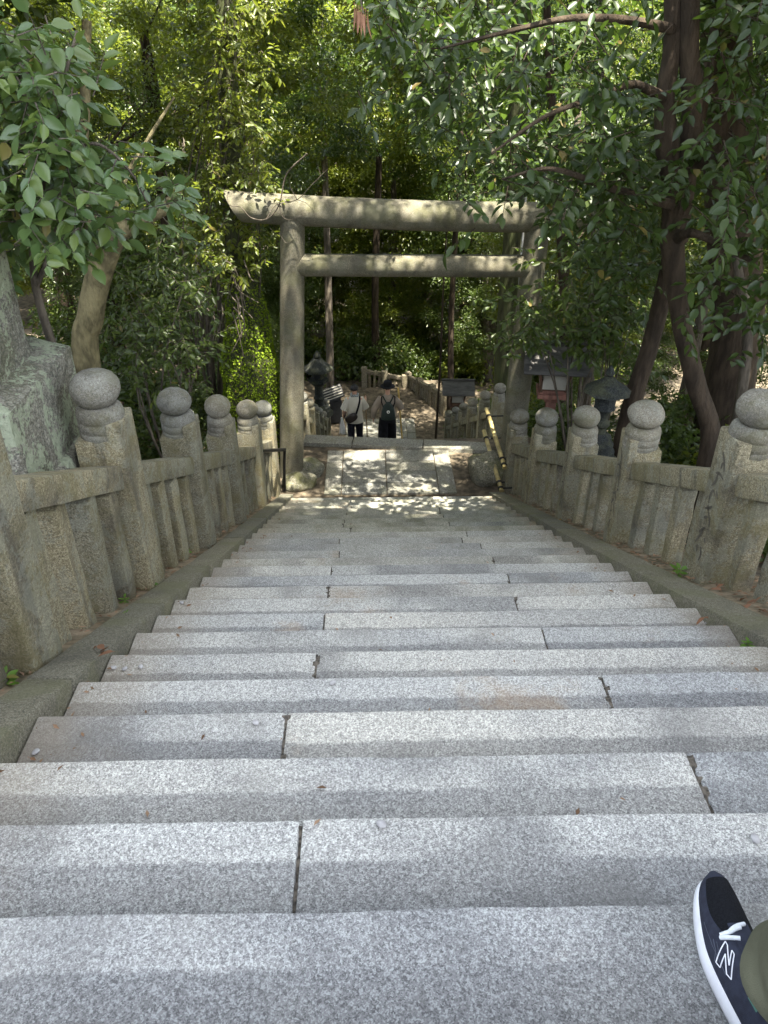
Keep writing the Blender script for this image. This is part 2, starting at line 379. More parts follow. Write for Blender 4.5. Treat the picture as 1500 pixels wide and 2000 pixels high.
# footing under each fence: a sloping dirt covered strip
def footing(xa, xb, name, mat):
    b = bmesh.new(); yy = np.arange(-1.2, YL + .01, .25); xx = np.linspace(xa, xb, 7); g_ = []
    for y in yy:
        g_.append([b.verts.new((x, y, (prof(y) if y >= 0 else -y * R1 / T) - .012 + noise.noise(Vector((x * 5, y * 5, 0))) * .018)) for x in xx])
    for r0, r1 in zip(g_, g_[1:]):
        for i in range(len(xx) - 1): b.faces.new((r0[i], r0[i + 1], r1[i + 1], r1[i]))
    ret = bmesh.ops.extrude_face_region(b, geom=b.faces[:])
    for v in [q for q in ret['geom'] if isinstance(q, bmesh.types.BMVert)]: v.co.z -= .6
    bmesh.ops.recalc_face_normals(b, faces=b.faces[:])
    return obj(name, mesh_bm(name, b, mat, 60), kind='structure')
M['dirtstrip'] = plain('gritty_dirt', (.23, .18, .12), .95, .45, 9, .2, .8, 50, col2=(.11, .095, .06))
footing(XA - .78, XA - .192, 'fence_footing', M['dirtstrip']); footing(XB + .222, XB + .8, 'fence_footing', M['dirtstrip'])

# ------------------------------------------------------------------ landing with its paving
landing = empty('landing', (0, YL, ZL), kind='structure')
b = box_bm(5.2, YE - YL + .35, .5, (0, 0, -.25), .01, 30, 14, 1); rough(b, .014, 3, 3, .008, 12)
obj('earth_bed', mesh_bm('earth_bed', b, M['earth'], 60), landing, (.4, (YE - YL) / 2 + .17, -.02))
def pave(x0, x1, y0, y1, ztop, parent, base, h=.2, rz=0):
    L, W = x1 - x0 - .012, y1 - y0 - .014
    b = box_bm(L, W, h, (0, 0, -h / 2), .012, max(2, int(L / .2)), max(2, int(W / .2)), 1); rough(b, .006, 4, x0 * 3 + y0, .003, 17)
    return obj('paving_slab', mesh_bm('paving_slab', b, M['pave'], 50), parent, ((x0 + x1) / 2 - base[0], (y0 + y1) / 2 - base[1], ztop - base[2] + rnd.uniform(-.006, .004)), (rnd.uniform(-.006, .006), rnd.uniform(-.004, .004), rz + rnd.uniform(-.004, .004)))
lb = (0, YL, ZL)
def pave_field(x0, x1, y0, y1, zt, parent, base, rows, mid, border=.27):
    y = y0
    for side in (0, 1):
        xa, xb = (x0, x0 + border) if side == 0 else (x1 - border, x1)
        yy = y0
        while yy < y1 - .1:
            y2 = min(y1, yy + .95 + rnd.uniform(-.1, .2)); y2 = y1 if y1 - y2 < .3 else y2
            pave(xa, xb, yy, y2, zt, parent, base); yy = y2
    for a, c in ((x0 + border, mid), (mid, x1 - border)):
        y = y0; k = 0
        while y < y1 - .05:
            y2 = min(y1, y + (y1 - y0) / rows * rnd.uniform(.9, 1.1)); y2 = y1 if y1 - y2 < .12 else y2
            pave(a, c, y, y2, zt, parent, base); y = y2
pave_field(-.72, 1.32, YL + .02, YE - .12, ZL + .012, landing, lb, 4, .25)
edge_rz = -.115
for x0, x1 in ((-1.15, -.3), (-.3, .9), (.9, 2.0)):
    yc = YE + .1 - (((x0 + x1) / 2) - .4) * .115
    pave(x0, x1, yc - .17, yc + .15, ZL + .045, landing, lb, .3, edge_rz)
# ------------------------------------------------------------------ lower flight and the lower paved court
lower = empty('lower_stairs', (0, YE, ZL), kind='structure')
for n in range(1, NLO + 1):
    for a, c in ((-1.05, .3 + .4 * (n % 2)), (.3 + .4 * (n % 2), 1.95)):
        b = box_bm(c - a - .008, T + .06, .19, (0, -(T + .06) / 2, -.095), .012, 4, 1, 1); rough(b, .004, 4, n + a)
        obj('stone_slab', mesh_bm('stone_slab', b, M['pave'], 50), lower, ((a + c) / 2, n * T + .02, -n * RLO))
court = empty('lower_court', (0, YP, ZP), kind='structure')
cb = (0, YP, ZP)
b = box_bm(9, 5.4, .4, (0, 2.6, -.2), .01, 20, 12, 1); rough(b, .02, 2.5, 5)
obj('earth_bed', mesh_bm('earth_bed', b, M['earth'], 60), court, (.6, 0, -.015))
pave_field(-.75, 1.4, YP + .04, YP + 2.1, ZP + .02, court, cb, 6, .3)

# ------------------------------------------------------------------ fences
def post_mesh(w_=.27, hsh=1.06, plate=1, sign=1, seed=0, low=False):
    """square stone shaft with a taller plate on the stair side; sign = +1 when the stairs lie towards +x"""
    b = box_bm(w_, w_, hsh + .25, (0, 0, (hsh + .25) / 2 - .25), .014, 2, 2, 8 if not low else 2)
    if plate: box_bm(.085, w_ * .99, hsh + .35, (sign * (w_ / 2 - .036), 0, (hsh + .35) / 2 - .25), .022, 1, 2, 6 if not low else 1, b)
    rough(b, .006, 5, seed, .003, 21)
    return mesh_bm('post', b, M['post'], 45)
def finial_mesh(hsh=1.06, r=.137, seed=0, seg=24):
    b = bmesh.new(); k = r / .137
    P = [(.133, 0), (.137, .02), (.137, .035), (.13, .042), (.13, .047), (.136, .054), (.136, .098), (.131, .104), (.131, .109), (.135, .116), (.134, .15), (.125, .178), (.108, .193), (.085, .198)]
    P = [(a * k, c * k) for a, c in P]
    zc = .198 * k + .093 * k
    for i in range(11):
        a = -1.05 + (math.pi / 2 - .02 + 1.05) * i / 10
        P.append((r * math.cos(a) ** .9 if math.cos(a) > 0 else .001, zc + r * .84 * math.sin(a)))
    lathe(b, P, seg, (0, 0, 0), .035, seed); rough(b, .01, 4, seed, .004, 18)
    return mesh_bm('finial', b, M['ball'], 60)
# brush strokes cut into the faces of the posts (flat print, in u across, v up, metres)
STROKES = [[(-.04, .86), (.0, .82), (.03, .76)], [(.03, .84), (.02, .79)], [(-.05, .72), (.0, .74), (.05, .73)], [(.0, .77), (-.01, .7), (-.04, .65)], [(.02, .66), (.05, .62)],
           [(-.02, .58), (.02, .6), (.045, .55), (.04, .5)], [(-.05, .5), (-.03, .47)], [(-.06, .44), (-.01, .47), (.02, .5)], [(.0, .44), (.035, .4), (.05, .36)], [(-.04, .38), (.0, .41)],
           [(-.06, .3), (-.02, .35), (.0, .37)], [(.0, .36), (.02, .3), (.06, .22)], [(-.05, .24), (-.02, .26)], [(-.04, .17), (-.03, .12)], [(.0, .2), (.02, .15), (.01, .1)]]
def inscription_mesh(seed, wmax=.013):
    b = bmesh.new(); rr = random.Random(seed)
    for st in STROKES:
        dx, dz = rr.uniform(-.02, .02), rr.uniform(-.03, .03); fl = rr.choice((1, 1, -1))
        P = spline([(u * fl + dx, v + dz) for u, v in st], 4); n = len(P); prev = None
        for i, p in enumerate(P):
            t = P[min(i + 1, n - 1)] - P[max(i - 1, 0)]; t = t / (np.linalg.norm(t) + 1e-9); w_ = wmax * (.35 + .65 * math.sin(math.pi * (i + .6) / n)) / 2
            cur = [b.verts.new((p[0] - t[1] * w_, 0, p[1] + t[0] * w_)), b.verts.new((p[0] + t[1] * w_, 0, p[1] - t[0] * w_))]
            if prev: b.faces.new((prev[0], prev[1], cur[1], cur[0]))
            prev = cur
    return mesh_bm('inscription', b, M['carve'], 0)
def beam_between(p, q, w_, h, parent, name, mat, seed, base, cut=6, bev=.014):
    p, q = Vector(p), Vector(q); L = (q - p).length
    b = box_bm(w_, L, h, (0, 0, 0), bev, 2, cut, 2); rough(b, .006, 5, seed, .003, 19)
    d = q - p
    return obj(name, mesh_bm(name, b, mat, 45), parent, (p + q) / 2 - Vector(base), (math.atan2(d.z, math.hypot(d.x, d.y)), 0, math.atan2(-d.x, d.y)))
def fence(name, label, xf, ys, sign, hball, hrail, rail_h=.14, nb=4, lowd=False, prf=prof, r=.137, w_=.27, bw0=.145):
    base = Vector((xf(ys[0]), ys[0], prf(ys[0])))
    f = empty(name, base, label=label, cat='fence')
    hsh = hball - .291 * r / .137 - .0
    pm = [post_mesh(w_, hsh, 1, sign, k, lowd) for k in range(2 if lowd else 4)]; fm = [finial_mesh(hsh, r, k, 14 if lowd else 26) for k in range(2 if lowd else 3)]
    bm_ = []
    for k in range(2 if lowd else 5):
        bw = bw0 * w_ / .27; bh = hrail + .1
        bb = box_bm(bw, bw, bh, (0, 0, bh / 2 - .2), .012, 2, 2, 2 if lowd else 8); rough(bb, .007, 6, k + 20, .004, 23); bm_.append(mesh_bm('baluster', bb, M['post'], 45))
    im = [inscription_mesh(k, .02) for k in range(4)] if not lowd else None
    for i, y in enumerate(ys):
        loc = Vector((xf(y), y, prf(y)))
        p = obj('post', pm[i % len(pm)], f, loc - base, (rnd.uniform(-.012, .012), rnd.uniform(-.01, .01), rnd.uniform(-.03, .03)))
        obj('finial', fm[i % len(fm)], p, (rnd.uniform(-.006, .006), 0, hsh - .012), (rnd.uniform(-.02, .02), rnd.uniform(-.02, .02), rnd.uniform(0, 6))).scale = (q_ := rnd.uniform(.95, 1.06), q_ * rnd.uniform(.97, 1.03), rnd.uniform(.94, 1.05))
        if im and sign < 0: obj('inscription', im[i % 4], p, (sign * (w_ / 2 + .0098), 0, .05), (0, 0, sign * R(90)))
        if i + 1 < len(ys):
            y2 = ys[i + 1]; q = Vector((xf(y2), y2, prf(y2)))
            a = loc + Vector((0, w_ / 2 - .02, hrail - rail_h / 2 - .0)); c = q + Vector((0, -w_ / 2 + .02, hrail - rail_h / 2))
            sl_ = (q - loc) / (y2 - y)
            a += Vector((0, 0, sl_.z * (w_ / 2 - .02))); c -= Vector((0, 0, sl_.z * (w_ / 2 - .02)))
            beam_between(a, c, .2 * w_ / .27, rail_h, f, 'rail', M['post'], i + 3, base, 3 if lowd else 8)
            n = nb
            for j in range(n):
                yy = y + w_ / 2 + (y2 - y - w_) * (j + .5) / n
                obj('baluster', bm_[(i + j) % len(bm_)], f, Vector((xf(yy), yy, prf(yy) - rail_h * .5 + .02)) - base, (rnd.uniform(-.015, .015), rnd.uniform(-.015, .015), rnd.uniform(-.08, .08)))
    return f
yp = [.05, 1.6, 3.14, 4.73, 6.28, 7.83, 9.3]
fence('stone_fence', 'weathered stone fence with round topped posts left of the near stairs', lambda y: -1.53, yp, 1, 1.405, .88)
fence('stone_fence', 'weathered stone fence with round topped posts right of the near stairs', lambda y: 2.3 - .0125 * y, yp, -1, 1.25, .79, bw0=.115)
def prlow(y): return ZL - max(0, (y - YE)) / T * RLO if y < YP else ZP
fence('stone_fence', 'mossy stone fence going down beside the far stairs, left of the two walkers', lambda y: -1.3, [11.25 + 1.5 * k for k in range(7)], 1, 1.12, .72, .11, 3, True, prlow, .11, .21, bw0=.11)
fence('stone_fence', 'mossy stone fence going down beside the far stairs, right of the two walkers', lambda y: 2.22, [11.3 + 1.5 * k for k in range(6)], -1, 1.12, .72, .11, 4, True, prlow, .11, .21, bw0=.11)
def far_fence(name, label, p, q, n, h, mat, nb=4):
    p, q = Vector(p), Vector(q); f = empty(name, p, label=label, cat='fence'); d = q - p
    pm = mesh_bm('post', box_bm(.2, .2, h + .4, (0, 0, h / 2 - .2), .012), mat); bmz = mesh_bm('baluster', box_bm(.085, .08, h * .85 + .3, (0, 0, h * .42 - .15), .01), mat)
    rz = math.atan2(d.y, d.x)
    for i in range(n + 1):
        obj('post', pm, f, d * i / n, (0, 0, rz))
        if i < n:
            for j in range(nb): obj('baluster', bmz, f, d * (i + (j + 1) / (nb + 1)) / n, (0, 0, rz))
            beam_between(p + d * i / n + Vector((0, 0, h * .82)), p + d * (i + 1) / n + Vector((0, 0, h * .82)), .14, .13, f, 'rail', mat, i, p, 3)
    return f
M['palepost'] = stone('pale_brown_stone', (.1, .085, .06), (.19, .16, .11), (.3, .26, .19), grain=90, moss_amt=.3, stain=.4)
far_fence('stone_fence', 'low brown fence closing the far end of the lower court', U(712, 757, 24.0), U(790, 772, 24.0), 2, .75, M['palepost'], 3)
far_fence('stone_fence', 'brown fence slanting down to the right behind the lower court', U(796, 772, 24.1), U(868, 812, 21.6), 3, .85, M['palepost'], 4)

# ------------------------------------------------------------------ torii gate
tg = Vector((.46, 9.84, ZL))
torii = empty('torii_gate', tg, label='large stone torii gate standing on the landing across the stairs', cat='gate')
for (bx, by, tx, tz) in ((-1.28, 9.86, -1.0, -.55), (2.22, 9.9, 2.28, -.6)):
    b = bmesh.new(); n = 14
    pts = [(bx + (tx - bx) * i / n, by + (9.84 - by) * i / n, ZL - .3 + (tz - ZL + .3) * i / n) for i in range(n + 1)]
    tube(b, pts, [.19 - .025 * i / n for i in range(n + 1)], 28, .02, bx); rough(b, .004, 5, bx)
    for v in b.verts: v.co -= tg
    obj('pillar', mesh_bm('pillar', b, M['torii'], 60), torii)
b = bmesh.new(); n = 24; a, c = Vector((-1.86, 9.84, -.47)), Vector((3.1, 9.84, -.63))
for i in range(n + 1): pass
tube(b, [a + (c - a) * i / n + Vector((0, 0, .05 * ((2 * i / n - 1) ** 2))) for i in range(n + 1)], .192, 24, .015, 3); rough(b, .004, 4, 8)
for v in b.verts:
    fx = (v.co.x - a.x) / (c.x - a.x); dz = v.co.z - (a.z + (c.z - a.z) * fx)
    if fx < .02: v.co.x += (-dz + .2) * .6
    if fx > .98: v.co.x -= (-dz + .2) * .6
    v.co -= tg
obj('top_beam', mesh_bm('top_beam', b, M['torii'], 50), torii)
b = bmesh.new(); a, c = Vector((-1.02, 9.84, -1.19)), Vector((2.26, 9.84, -1.22)); n = 16
tube(b, [a + (c - a) * i / n for i in range(n + 1)], .15, 20, .02, 5); rough(b, .003, 4, 9)
for v in b.verts: v.co -= tg
obj('tie_beam', mesh_bm('tie_beam', b, M['torii'], 50), torii)
def boulder(label, loc, sx, sy, sz, seed):
    b = bmesh.new(); bmesh.ops.create_icosphere(b, subdivisions=4, radius=1)
    for v in b.verts:
        q = noise.noise(v.co * 1.1 + Vector((seed, 0, 0))) * .28 + noise.noise(v.co * 3.3 + Vector((0, seed, 0))) * .07
        v.co *= 1 + q; v.co = Vector((v.co.x * sx, v.co.y * sy, v.co.z * sz))
    o = obj('boulder', mesh_bm('boulder', b, M['boulder'], 60), None, loc); props(o, label=label, cat='rock'); return o
boulder('brown rounded boulder lying against the foot of the left gate pillar', (-1.12, 9.5, ZL + .05), .27, .2, .17, 1)
boulder('flat dark boulder behind the foot of the left gate pillar', (-.98, 9.95, ZL + .03), .22, .25, .16, 6)
boulder('mossy green boulder at the foot of the right gate pillar', (1.86, 9.72, ZL + .1), .3, .34, .3, 3)

# ------------------------------------------------------------------ bamboo handrails
def bamboo(label, p, q, r=.033):
    p, q = Vector(p), Vector(q); base = (p + q) / 2; L = (q - p).length; t = empty('bamboo_handrail', base, label=label, cat='handrail', group='bamboo poles tied to the gate')
    b = bmesh.new(); P = []; rr = []; n = max(3, int(L / .26))
    for i in range(n + 1):
        for dd, k in ((-.012, 1), (-.004, 1.13), (.004, 1.13), (.012, 1)):
            s = i / n * L + dd
            if 0 <= s <= L: P.append(p + (q - p) * s / L - base); rr.append(r * k)
    tube(b, P, rr, 12); obj('pole', mesh_bm('pole', b, M['bamboo'], 50), t)
    for s in (.14, .86, .95):
        b = bmesh.new(); c = p + (q - p) * s - base; d = (q - p).normalized() * .018
        tube(b, [c - d, c + d], r * 1.28, 10); tube(b, [c, c + Vector((.26, .02, .0))], .012, 6)
        obj('cord', mesh_bm('cord', b, M['cord'], 50), t)
    return t
bamboo('upper of two slanting bamboo poles tied with black cord beside right gate pillar', U(950, 798, 10.35), U(986, 914, 9.15))
bamboo('lower of two slanting bamboo poles tied with black cord beside right gate pillar', U(945, 841, 10.3), U(980, 960, 9.05))
# dark tube rail at the left gate pillar
t = empty('metal_handrail', (-1.4, 9.0, -3.3), label='short dark metal handrail beside the left gate pillar', cat='handrail')
b = bmesh.new(); base = Vector((-1.4, 9.0, -3.3))
tube(b, [U(512, 881, 8.2) - base, U(556, 878, 9.3) - base], .025, 8); obj('rail', mesh_bm('rail', b, M['metal']), t)
b = bmesh.new(); pl = [U(556, 878, 9.3), U(555, 905, 9.3), U(556, 958, 9.3)]
tube(b, [p - base for p in pl], .022, 8); obj('upright', mesh_bm('upright', b, M['metal']), t)

# ------------------------------------------------------------------ stone monument at the left edge
mo = Vector((-2.2, 2.9, -1.7))
mon = empty('stone_monument', mo, label='tall square stone pillar on a lichen covered rough base at the left edge', cat='monument')
b = box_bm(1.0, 1.15, 1.15, (0, 0, .575), .03, 8, 9, 9); rough(b, .04, 2.3, 4, .02, 8)
obj('base_stone', mesh_bm('base_stone', b, M['lichen'], 45), mon, (-.02, .1, .0), (0, 0, R(3)), label='lower rough block grown over with pale green lichen')
b = box_bm(.9, .98, .62, (0, 0, .31), .02, 8, 8, 6)
for v in b.verts:
    if v.co.z > .5: v.co.z -= .1 * sstep(.2, .45, abs(v.co.x)) * .6
rough(b, .018, 2.6, 9, .01, 9)
obj('base_stone', mesh_bm('base_stone', b, M['lichen'], 45), mon, (0, .1, 1.1), (0, 0, R(1)), label='upper block under the pillar with worn edges')
b = box_bm(.6, .6, 2.6, (0, 0, 1.3), .03, 4, 4, 12)
for v in b.verts: k = 1 - .06 * v.co.z / 2.6; v.co.x *= k; v.co.y *= k
rough(b, .012, 3, 2, .006, 12)
obj('pillar', mesh_bm('pillar', b, M['lichen'], 45), mon, (.02, .05, 1.62))

# ------------------------------------------------------------------ lanterns
def wood_lantern(label, loc, s, mpost, rz=0, plates=True):
    t = empty('wooden_lantern', loc, rz, label=label, cat='lantern', group='roofed wooden lanterns beside the path')
    b = box_bm(.15 * s, .15 * s, 2.35 * s, (0, 0, .375 * s), .01); box_bm(.22 * s, .22 * s, .1 * s, (0, 0, 1.5 * s), .01, bm=b); obj('post', mesh_bm('post', b, mpost), t)
    b = box_bm(.46 * s, .46 * s, .07 * s, (0, 0, 1.58 * s), .008); box_bm(.38 * s, .38 * s, .05 * s, (0, 0, 1.64 * s), .006, bm=b); obj('tray', mesh_bm('tray', b, mpost), t)
    b = bmesh.new()
    for sx in (-1, 1):
        for sy in (-1, 1):
            tube(b, [(sx * .17 * s, sy * .17 * s, 1.64 * s), (sx * .23 * s, sy * .23 * s, 2.0 * s)], .022 * s, 6)
    for z, e in ((1.69, .178), (1.97, .222)):
        for q in (-1, 1):
            tube(b, [(-e * s, q * e * s, z * s), (e * s, q * e * s, z * s)], .017 * s, 6); tube(b, [(q * e * s, -e * s, z * s), (q * e * s, e * s, z * s)], .017 * s, 6)
    obj('frame', mesh_bm('frame', b, M['brownwood'] if mpost is M['redwood'] else mpost), t)
    pm = mesh_bm('panel', box_bm(.34 * s, .008, .27 * s, (0, 0, 0), .002), M['paper'])
    for k in range(4):
        a = k * math.pi / 2; obj('panel', pm, t, (math.sin(a) * .195 * s, -math.cos(a) * .195 * s, 1.83 * s), (Euler((R(9), 0, 0)).to_matrix().to_4x4()).to_euler() if 0 else (0, 0, a))
    rf = empty('roof', (0, 0, 2.02 * s)); rf.parent = t
    for q in (-1, 1):
        for i in range(3):
            yy = q * (.07 + .15 * i) * s; zz = (.25 - .105 * i) * s
            bm_ = mesh_bm('shingle', box_bm(.96 * s, .19 * s, .022 * s, (0, 0, 0), .004, 4, 1, 1), M['shingle'])
            obj('shingle', bm_, rf, (0, yy, zz + .005 * i), (-q * R(33), 0, 0))
    b = box_bm(1.0 * s, .07 * s, .06 * s, (0, 0, .32 * s), .008); obj('ridge', mesh_bm('ridge', b, M['shingle']), rf)
    b = bmesh.new()
    for q in (-1, 1):
        for i in range(7): tube(b, [((-.36 + .12 * i) * s, 0, .26 * s), ((-.36 + .12 * i) * s, q * .41 * s, 0)], .013 * s, 5)
    obj('rafters', mesh_bm('rafters', b, M['brownwood']), rf)
    return t
wl = U(1062, 788, 9.35)
wood_lantern('red posted wooden lantern with a grey board roof behind the right fence', (wl.x + .1, 9.35, wl.z + .2 - 1.6 * .95), .95, M['redwood'], R(-8))
fl = U(893, 787, 18)
wood_lantern('dark wooden lantern with a black roof farther down behind the right fence', (fl.x, 18.0, fl.z - 1.6 * .88), .88, M['brownwood'], R(-3))
def stone_lantern(label, loc, s, mat, name='stone_lantern'):
    t = empty(name, loc, label=label, cat='lantern')
    b = lathe(bmesh.new(), [(.42 * s, 0), (.42 * s, .16 * s), (.34 * s, .2 * s), (.34 * s, .3 * s), (.22 * s, .36 * s)], 6); obj('base', mesh_bm('base', b, mat, 30), t)
    b = lathe(bmesh.new(), [(.17 * s, .34 * s), (.14 * s, .5 * s), (.18 * s, .6 * s), (.13 * s, .66 * s), (.13 * s, 1.0 * s), (.19 * s, 1.06 * s)], 16); obj('shaft', mesh_bm('shaft', b, mat, 40), t)
    b = lathe(bmesh.new(), [(.16 * s, 1.04 * s), (.33 * s, 1.16 * s), (.33 * s, 1.24 * s), (.2 * s, 1.26 * s)], 6); obj('platform', mesh_bm('platform', b, mat, 30), t)
    b = lathe(bmesh.new(), [(.2 * s, 1.24 * s), (.22 * s, 1.54 * s)], 6); fb = obj('fire_box', mesh_bm('fire_box', b, mat, 30), t)
    b = box_bm(.14 * s, .02, .18 * s, (0, -.19 * s, 1.4 * s), .004); obj('opening', mesh_bm('opening', b, M['blackwood']), fb)
    b = lathe(bmesh.new(), [(.24 * s, 1.53 * s), (.52 * s, 1.56 * s), (.5 * s, 1.62 * s), (.3 * s, 1.74 * s), (.14 * s, 1.92 * s)], 6); obj('roof', mesh_bm('roof', b, mat, 30), t)
    b = lathe(bmesh.new(), [(.08 * s, 1.9 * s), (.12 * s, 1.97 * s), (.1 * s, 2.05 * s), (.02 * s, 2.16 * s)], 14); obj('jewel', mesh_bm('jewel', b, mat, 50), t)
    return t
def bronze_lantern(label, loc, s, mat):
    t = empty('bronze_lantern', loc, label=label, cat='lantern')
    def L(n, P, seg=24): obj(n, mesh_bm(n, lathe(bmesh.new(), [(a * s, c * s) for a, c in P], seg), mat, 35), t)
    L('base', [(.42, -1.6), (.42, -.02), (.36, 0), (.36, .14), (.3, .16), (.3, .3), (.26, .33), (.26, .44), (.22, .47), (.2, .58), (.12, .64)])
    L('shaft', [(.1, .62), (.09, .74), (.14, .8), (.14, .84), (.08, .9), (.09, 1.0), (.16, 1.1)])
    L('fire_box', [(.15, 1.09), (.2, 1.12), (.18, 1.16), (.2, 1.36), (.23, 1.4)], 8)
    L('roof', [(.22, 1.39), (.42, 1.43), (.34, 1.5), (.18, 1.6), (.06, 1.7)], 8)
    L('jewel', [(.04, 1.69), (.08, 1.75), (.06, 1.82), (.01, 1.9)])
    return t
q = U(1180, 800, 7.7); bronze_lantern('dark bronze lantern with a ringed foot behind the right fence', (q.x, 7.7, q.z - .1 - .94 * .7), .7, M['darkstone'])
q = U(624, 720, 20); stone_lantern('dark stone lantern with a wide six sided roof beyond the left gate pillar', (q.x - .05, 20.0, q.z - 1.45), .92, M['darkstone'])
# notice board: a small dark roofed board with pale slats
q = U(645, 770, 21.0); t = empty('notice_board', (q.x, 21.0, ZP), R(20), label='small dark notice stand with white slatted top left of the walkers', cat='sign')
hz = q.z - ZP
for sx in (-.3, .3):
    obj('leg', mesh_bm('leg', box_bm(.06, .06, hz + .1, (0, 0, hz / 2), .006), M['blackwood']), t, (sx, 0, 0))
bd = obj('board', mesh_bm('board', box_bm(.8, .05, .42, (0, 0, 0), .006), M['blackwood']), t, (0, 0, hz), (R(-38), R(-12), 0))
for i in range(5): obj('slat', mesh_bm('slat', box_bm(.74, .012, .028, (0, 0, 0), .003), M['paper']), bd, (0, -.034, -.16 + .08 * i))
obj('skirt', mesh_bm('skirt', box_bm(.7, .3, hz * .7, (0, 0, hz * .4), .01), M['blackwood']), t, (0, .1, 0))

# ------------------------------------------------------------------ foliage tools
def leaf_mesh_big(name, L, W, seed, mat, stem=.2):
    """one leaf along +Y, curved and folded, with a short stalk"""
    r = random.Random(seed); n = 5; v = []; f = []; droop = r.uniform(-.05, .45); fold = r.uniform(.05, .55)
    for i in range(n + 1):
        t = i / n; wd = W / 2 * math.sin(math.pi * t ** .8) ** .85 if 0 < t < 1 else 0
        y = L * t; z = -droop * L * t * t
        tw = .25 * (t - .5) * r.uniform(-1, 1)
        v += [(-wd, y, z + wd * fold + wd * tw), (0, y, z), (wd, y, z + wd * fold - wd * tw)]
    for i in range(n):
        a = i * 3; f += [(a, a + 1, a + 4, a + 3), (a + 1, a + 2, a + 5, a + 4)]
    v = np.array(v); v[:, 1] += L * stem * .5
    k = len(v); s = .008 * L / .1
    v = np.vstack([v, [(-s * .3, 0, 0), (s * .3, 0, 0), (s * .3, L * stem * .55, 0), (-s * .3, L * stem * .55, 0)]]); f.append((k, k + 1, k + 2, k + 3))
    return np_mesh(name, v, f, mat, True)
def leaf_cloud(C, D, N, L, W, fold=.3, six=False):
    """C leaf bases, D directions, N normals (n,3); L, W per leaf. Returns vertices and triangles of folded leaves."""
    D = D / (np.linalg.norm(D, axis=1, keepdims=True) + 1e-9); Sd = np.cross(D, N); Sd /= (np.linalg.norm(Sd, axis=1, keepdims=True) + 1e-9); N = np.cross(Sd, D)
    L = L[:, None]; W = W[:, None]; n = len(C)
    if not six:
        V = np.stack([C, C + D * L * .45 + Sd * W * .5 + N * W * fold * .5, C + D * L - N * L * .1, C + D * L * .45 - Sd * W * .5 + N * W * fold * .5], 1)
        b = np.arange(n)[:, None] * 4; Fc = np.concatenate([b + [[0, 1, 2]], b + [[0, 2, 3]]], 0)
    else:
        h = N * W * fold * .5
        V = np.stack([C, C + D * L * .28 + Sd * W * .42 + h, C + D * L * .62 + Sd * W * .45 + h - N * L * .04, C + D * L - N * L * .14, C + D * L * .62 - Sd * W * .45 + h - N * L * .04, C + D * L * .28 - Sd * W * .42 + h], 1)
        b = np.arange(n)[:, None] * 6; Fc = np.concatenate([b + [[0, 1, 2]], b + [[0, 2, 3]], b + [[0, 3, 4]], b + [[0, 4, 5]]], 0)
    return V.reshape(-1, 3), Fc
def clumps(n, rad, per, rc, L, W, up=.9, shell=.55, six=False, seed=0, lo=-1.0):
    """leaves gathered in n flattened clumps spread through an ellipsoid"""
    g = np.random.default_rng(seed); rad = np.array(rad)
    u = g.normal(size=(n * 3, 3)); u /= np.linalg.norm(u, axis=1, keepdims=True); u = u[u[:, 2] > lo][:n]; n = len(u)
    cen = u * (shell + (1 - shell) * g.random((n, 1)) ** .6) * rad
    k = g.integers(int(per * .5), int(per * 1.5), n); idx = np.repeat(np.arange(n), k); m = len(idx)
    size = g.uniform(.6, 1.4, n)[idx, None] * rc
    off = g.normal(size=(m, 3)); off /= np.linalg.norm(off, axis=1, keepdims=True); off *= g.random((m, 1)) ** .5
    off = off * size * np.array([1, 1, .42]); off[:, 2] -= .22 * (off[:, 0] ** 2 + off[:, 1] ** 2) / rc
    C = cen[idx] + off
    D = off * np.array([1, 1, .4]) / rc + g.normal(size=(m, 3)) * .45 + np.array([0, 0, -.15])
    N = np.array([0, 0, up]) + g.normal(size=(m, 3)) * .5 + off * .3
    Ls = L * g.uniform(.65, 1.25, m); return leaf_cloud(C, D, N, Ls, Ls * W / L, .35, six)
def branch_net(tips, root, r0, seed, bm, seg=6, n=4):
    for i, p in enumerate(tips):
        root_ = Vector(root); p = Vector(p); mid = root_.lerp(p, .5) + Vector((rnd.uniform(-.2, .2), rnd.uniform(-.2, .2), rnd.uniform(0, .35))) * (p - root_).length * .4
        P = [Vector(q) for q in spline([root_, mid, p], n)]
        tube(bm, P, [r0 * (1 - .85 * k / (len(P) - 1)) for k in range(len(P))], seg, .1, seed + i, cap=True)
# crowns shared between the background trees
CROWN = []
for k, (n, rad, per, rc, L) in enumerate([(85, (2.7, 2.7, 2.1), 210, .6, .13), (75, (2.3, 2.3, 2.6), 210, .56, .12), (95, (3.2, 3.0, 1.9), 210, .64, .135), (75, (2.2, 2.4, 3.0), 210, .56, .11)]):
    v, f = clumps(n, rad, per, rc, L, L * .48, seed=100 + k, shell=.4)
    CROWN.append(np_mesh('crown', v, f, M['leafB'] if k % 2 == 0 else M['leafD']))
def trunk_bm(h, r, seed, lean=(0, 0)):
    rr = random.Random(seed); b = bmesh.new(); n = 9
    P = [Vector((lean[0] * t * h + rr.uniform(-.05, .05) * h * .25 * t, lean[1] * t * h + rr.uniform(-.05, .05) * h * .2 * t, -.5 + (h + .5) * t)) for t in [i / n for i in range(n + 1)]]
    tube(b, P, [r * (1.35 if i == 0 else 1.1 if i == 1 else 1) * (1 - .6 * i / n) for i in range(n + 1)], 9, .15, seed)
    top = P[-3]
    tips = [top + Vector((math.cos(a) * rr.uniform(1, 2), math.sin(a) * rr.uniform(1, 2), rr.uniform(.3, 2))) for a in [rr.uniform(0, 6.28) for _ in range(6)]]
    branch_net(tips, top, r * .28, seed, b, 5, 4)
    return b
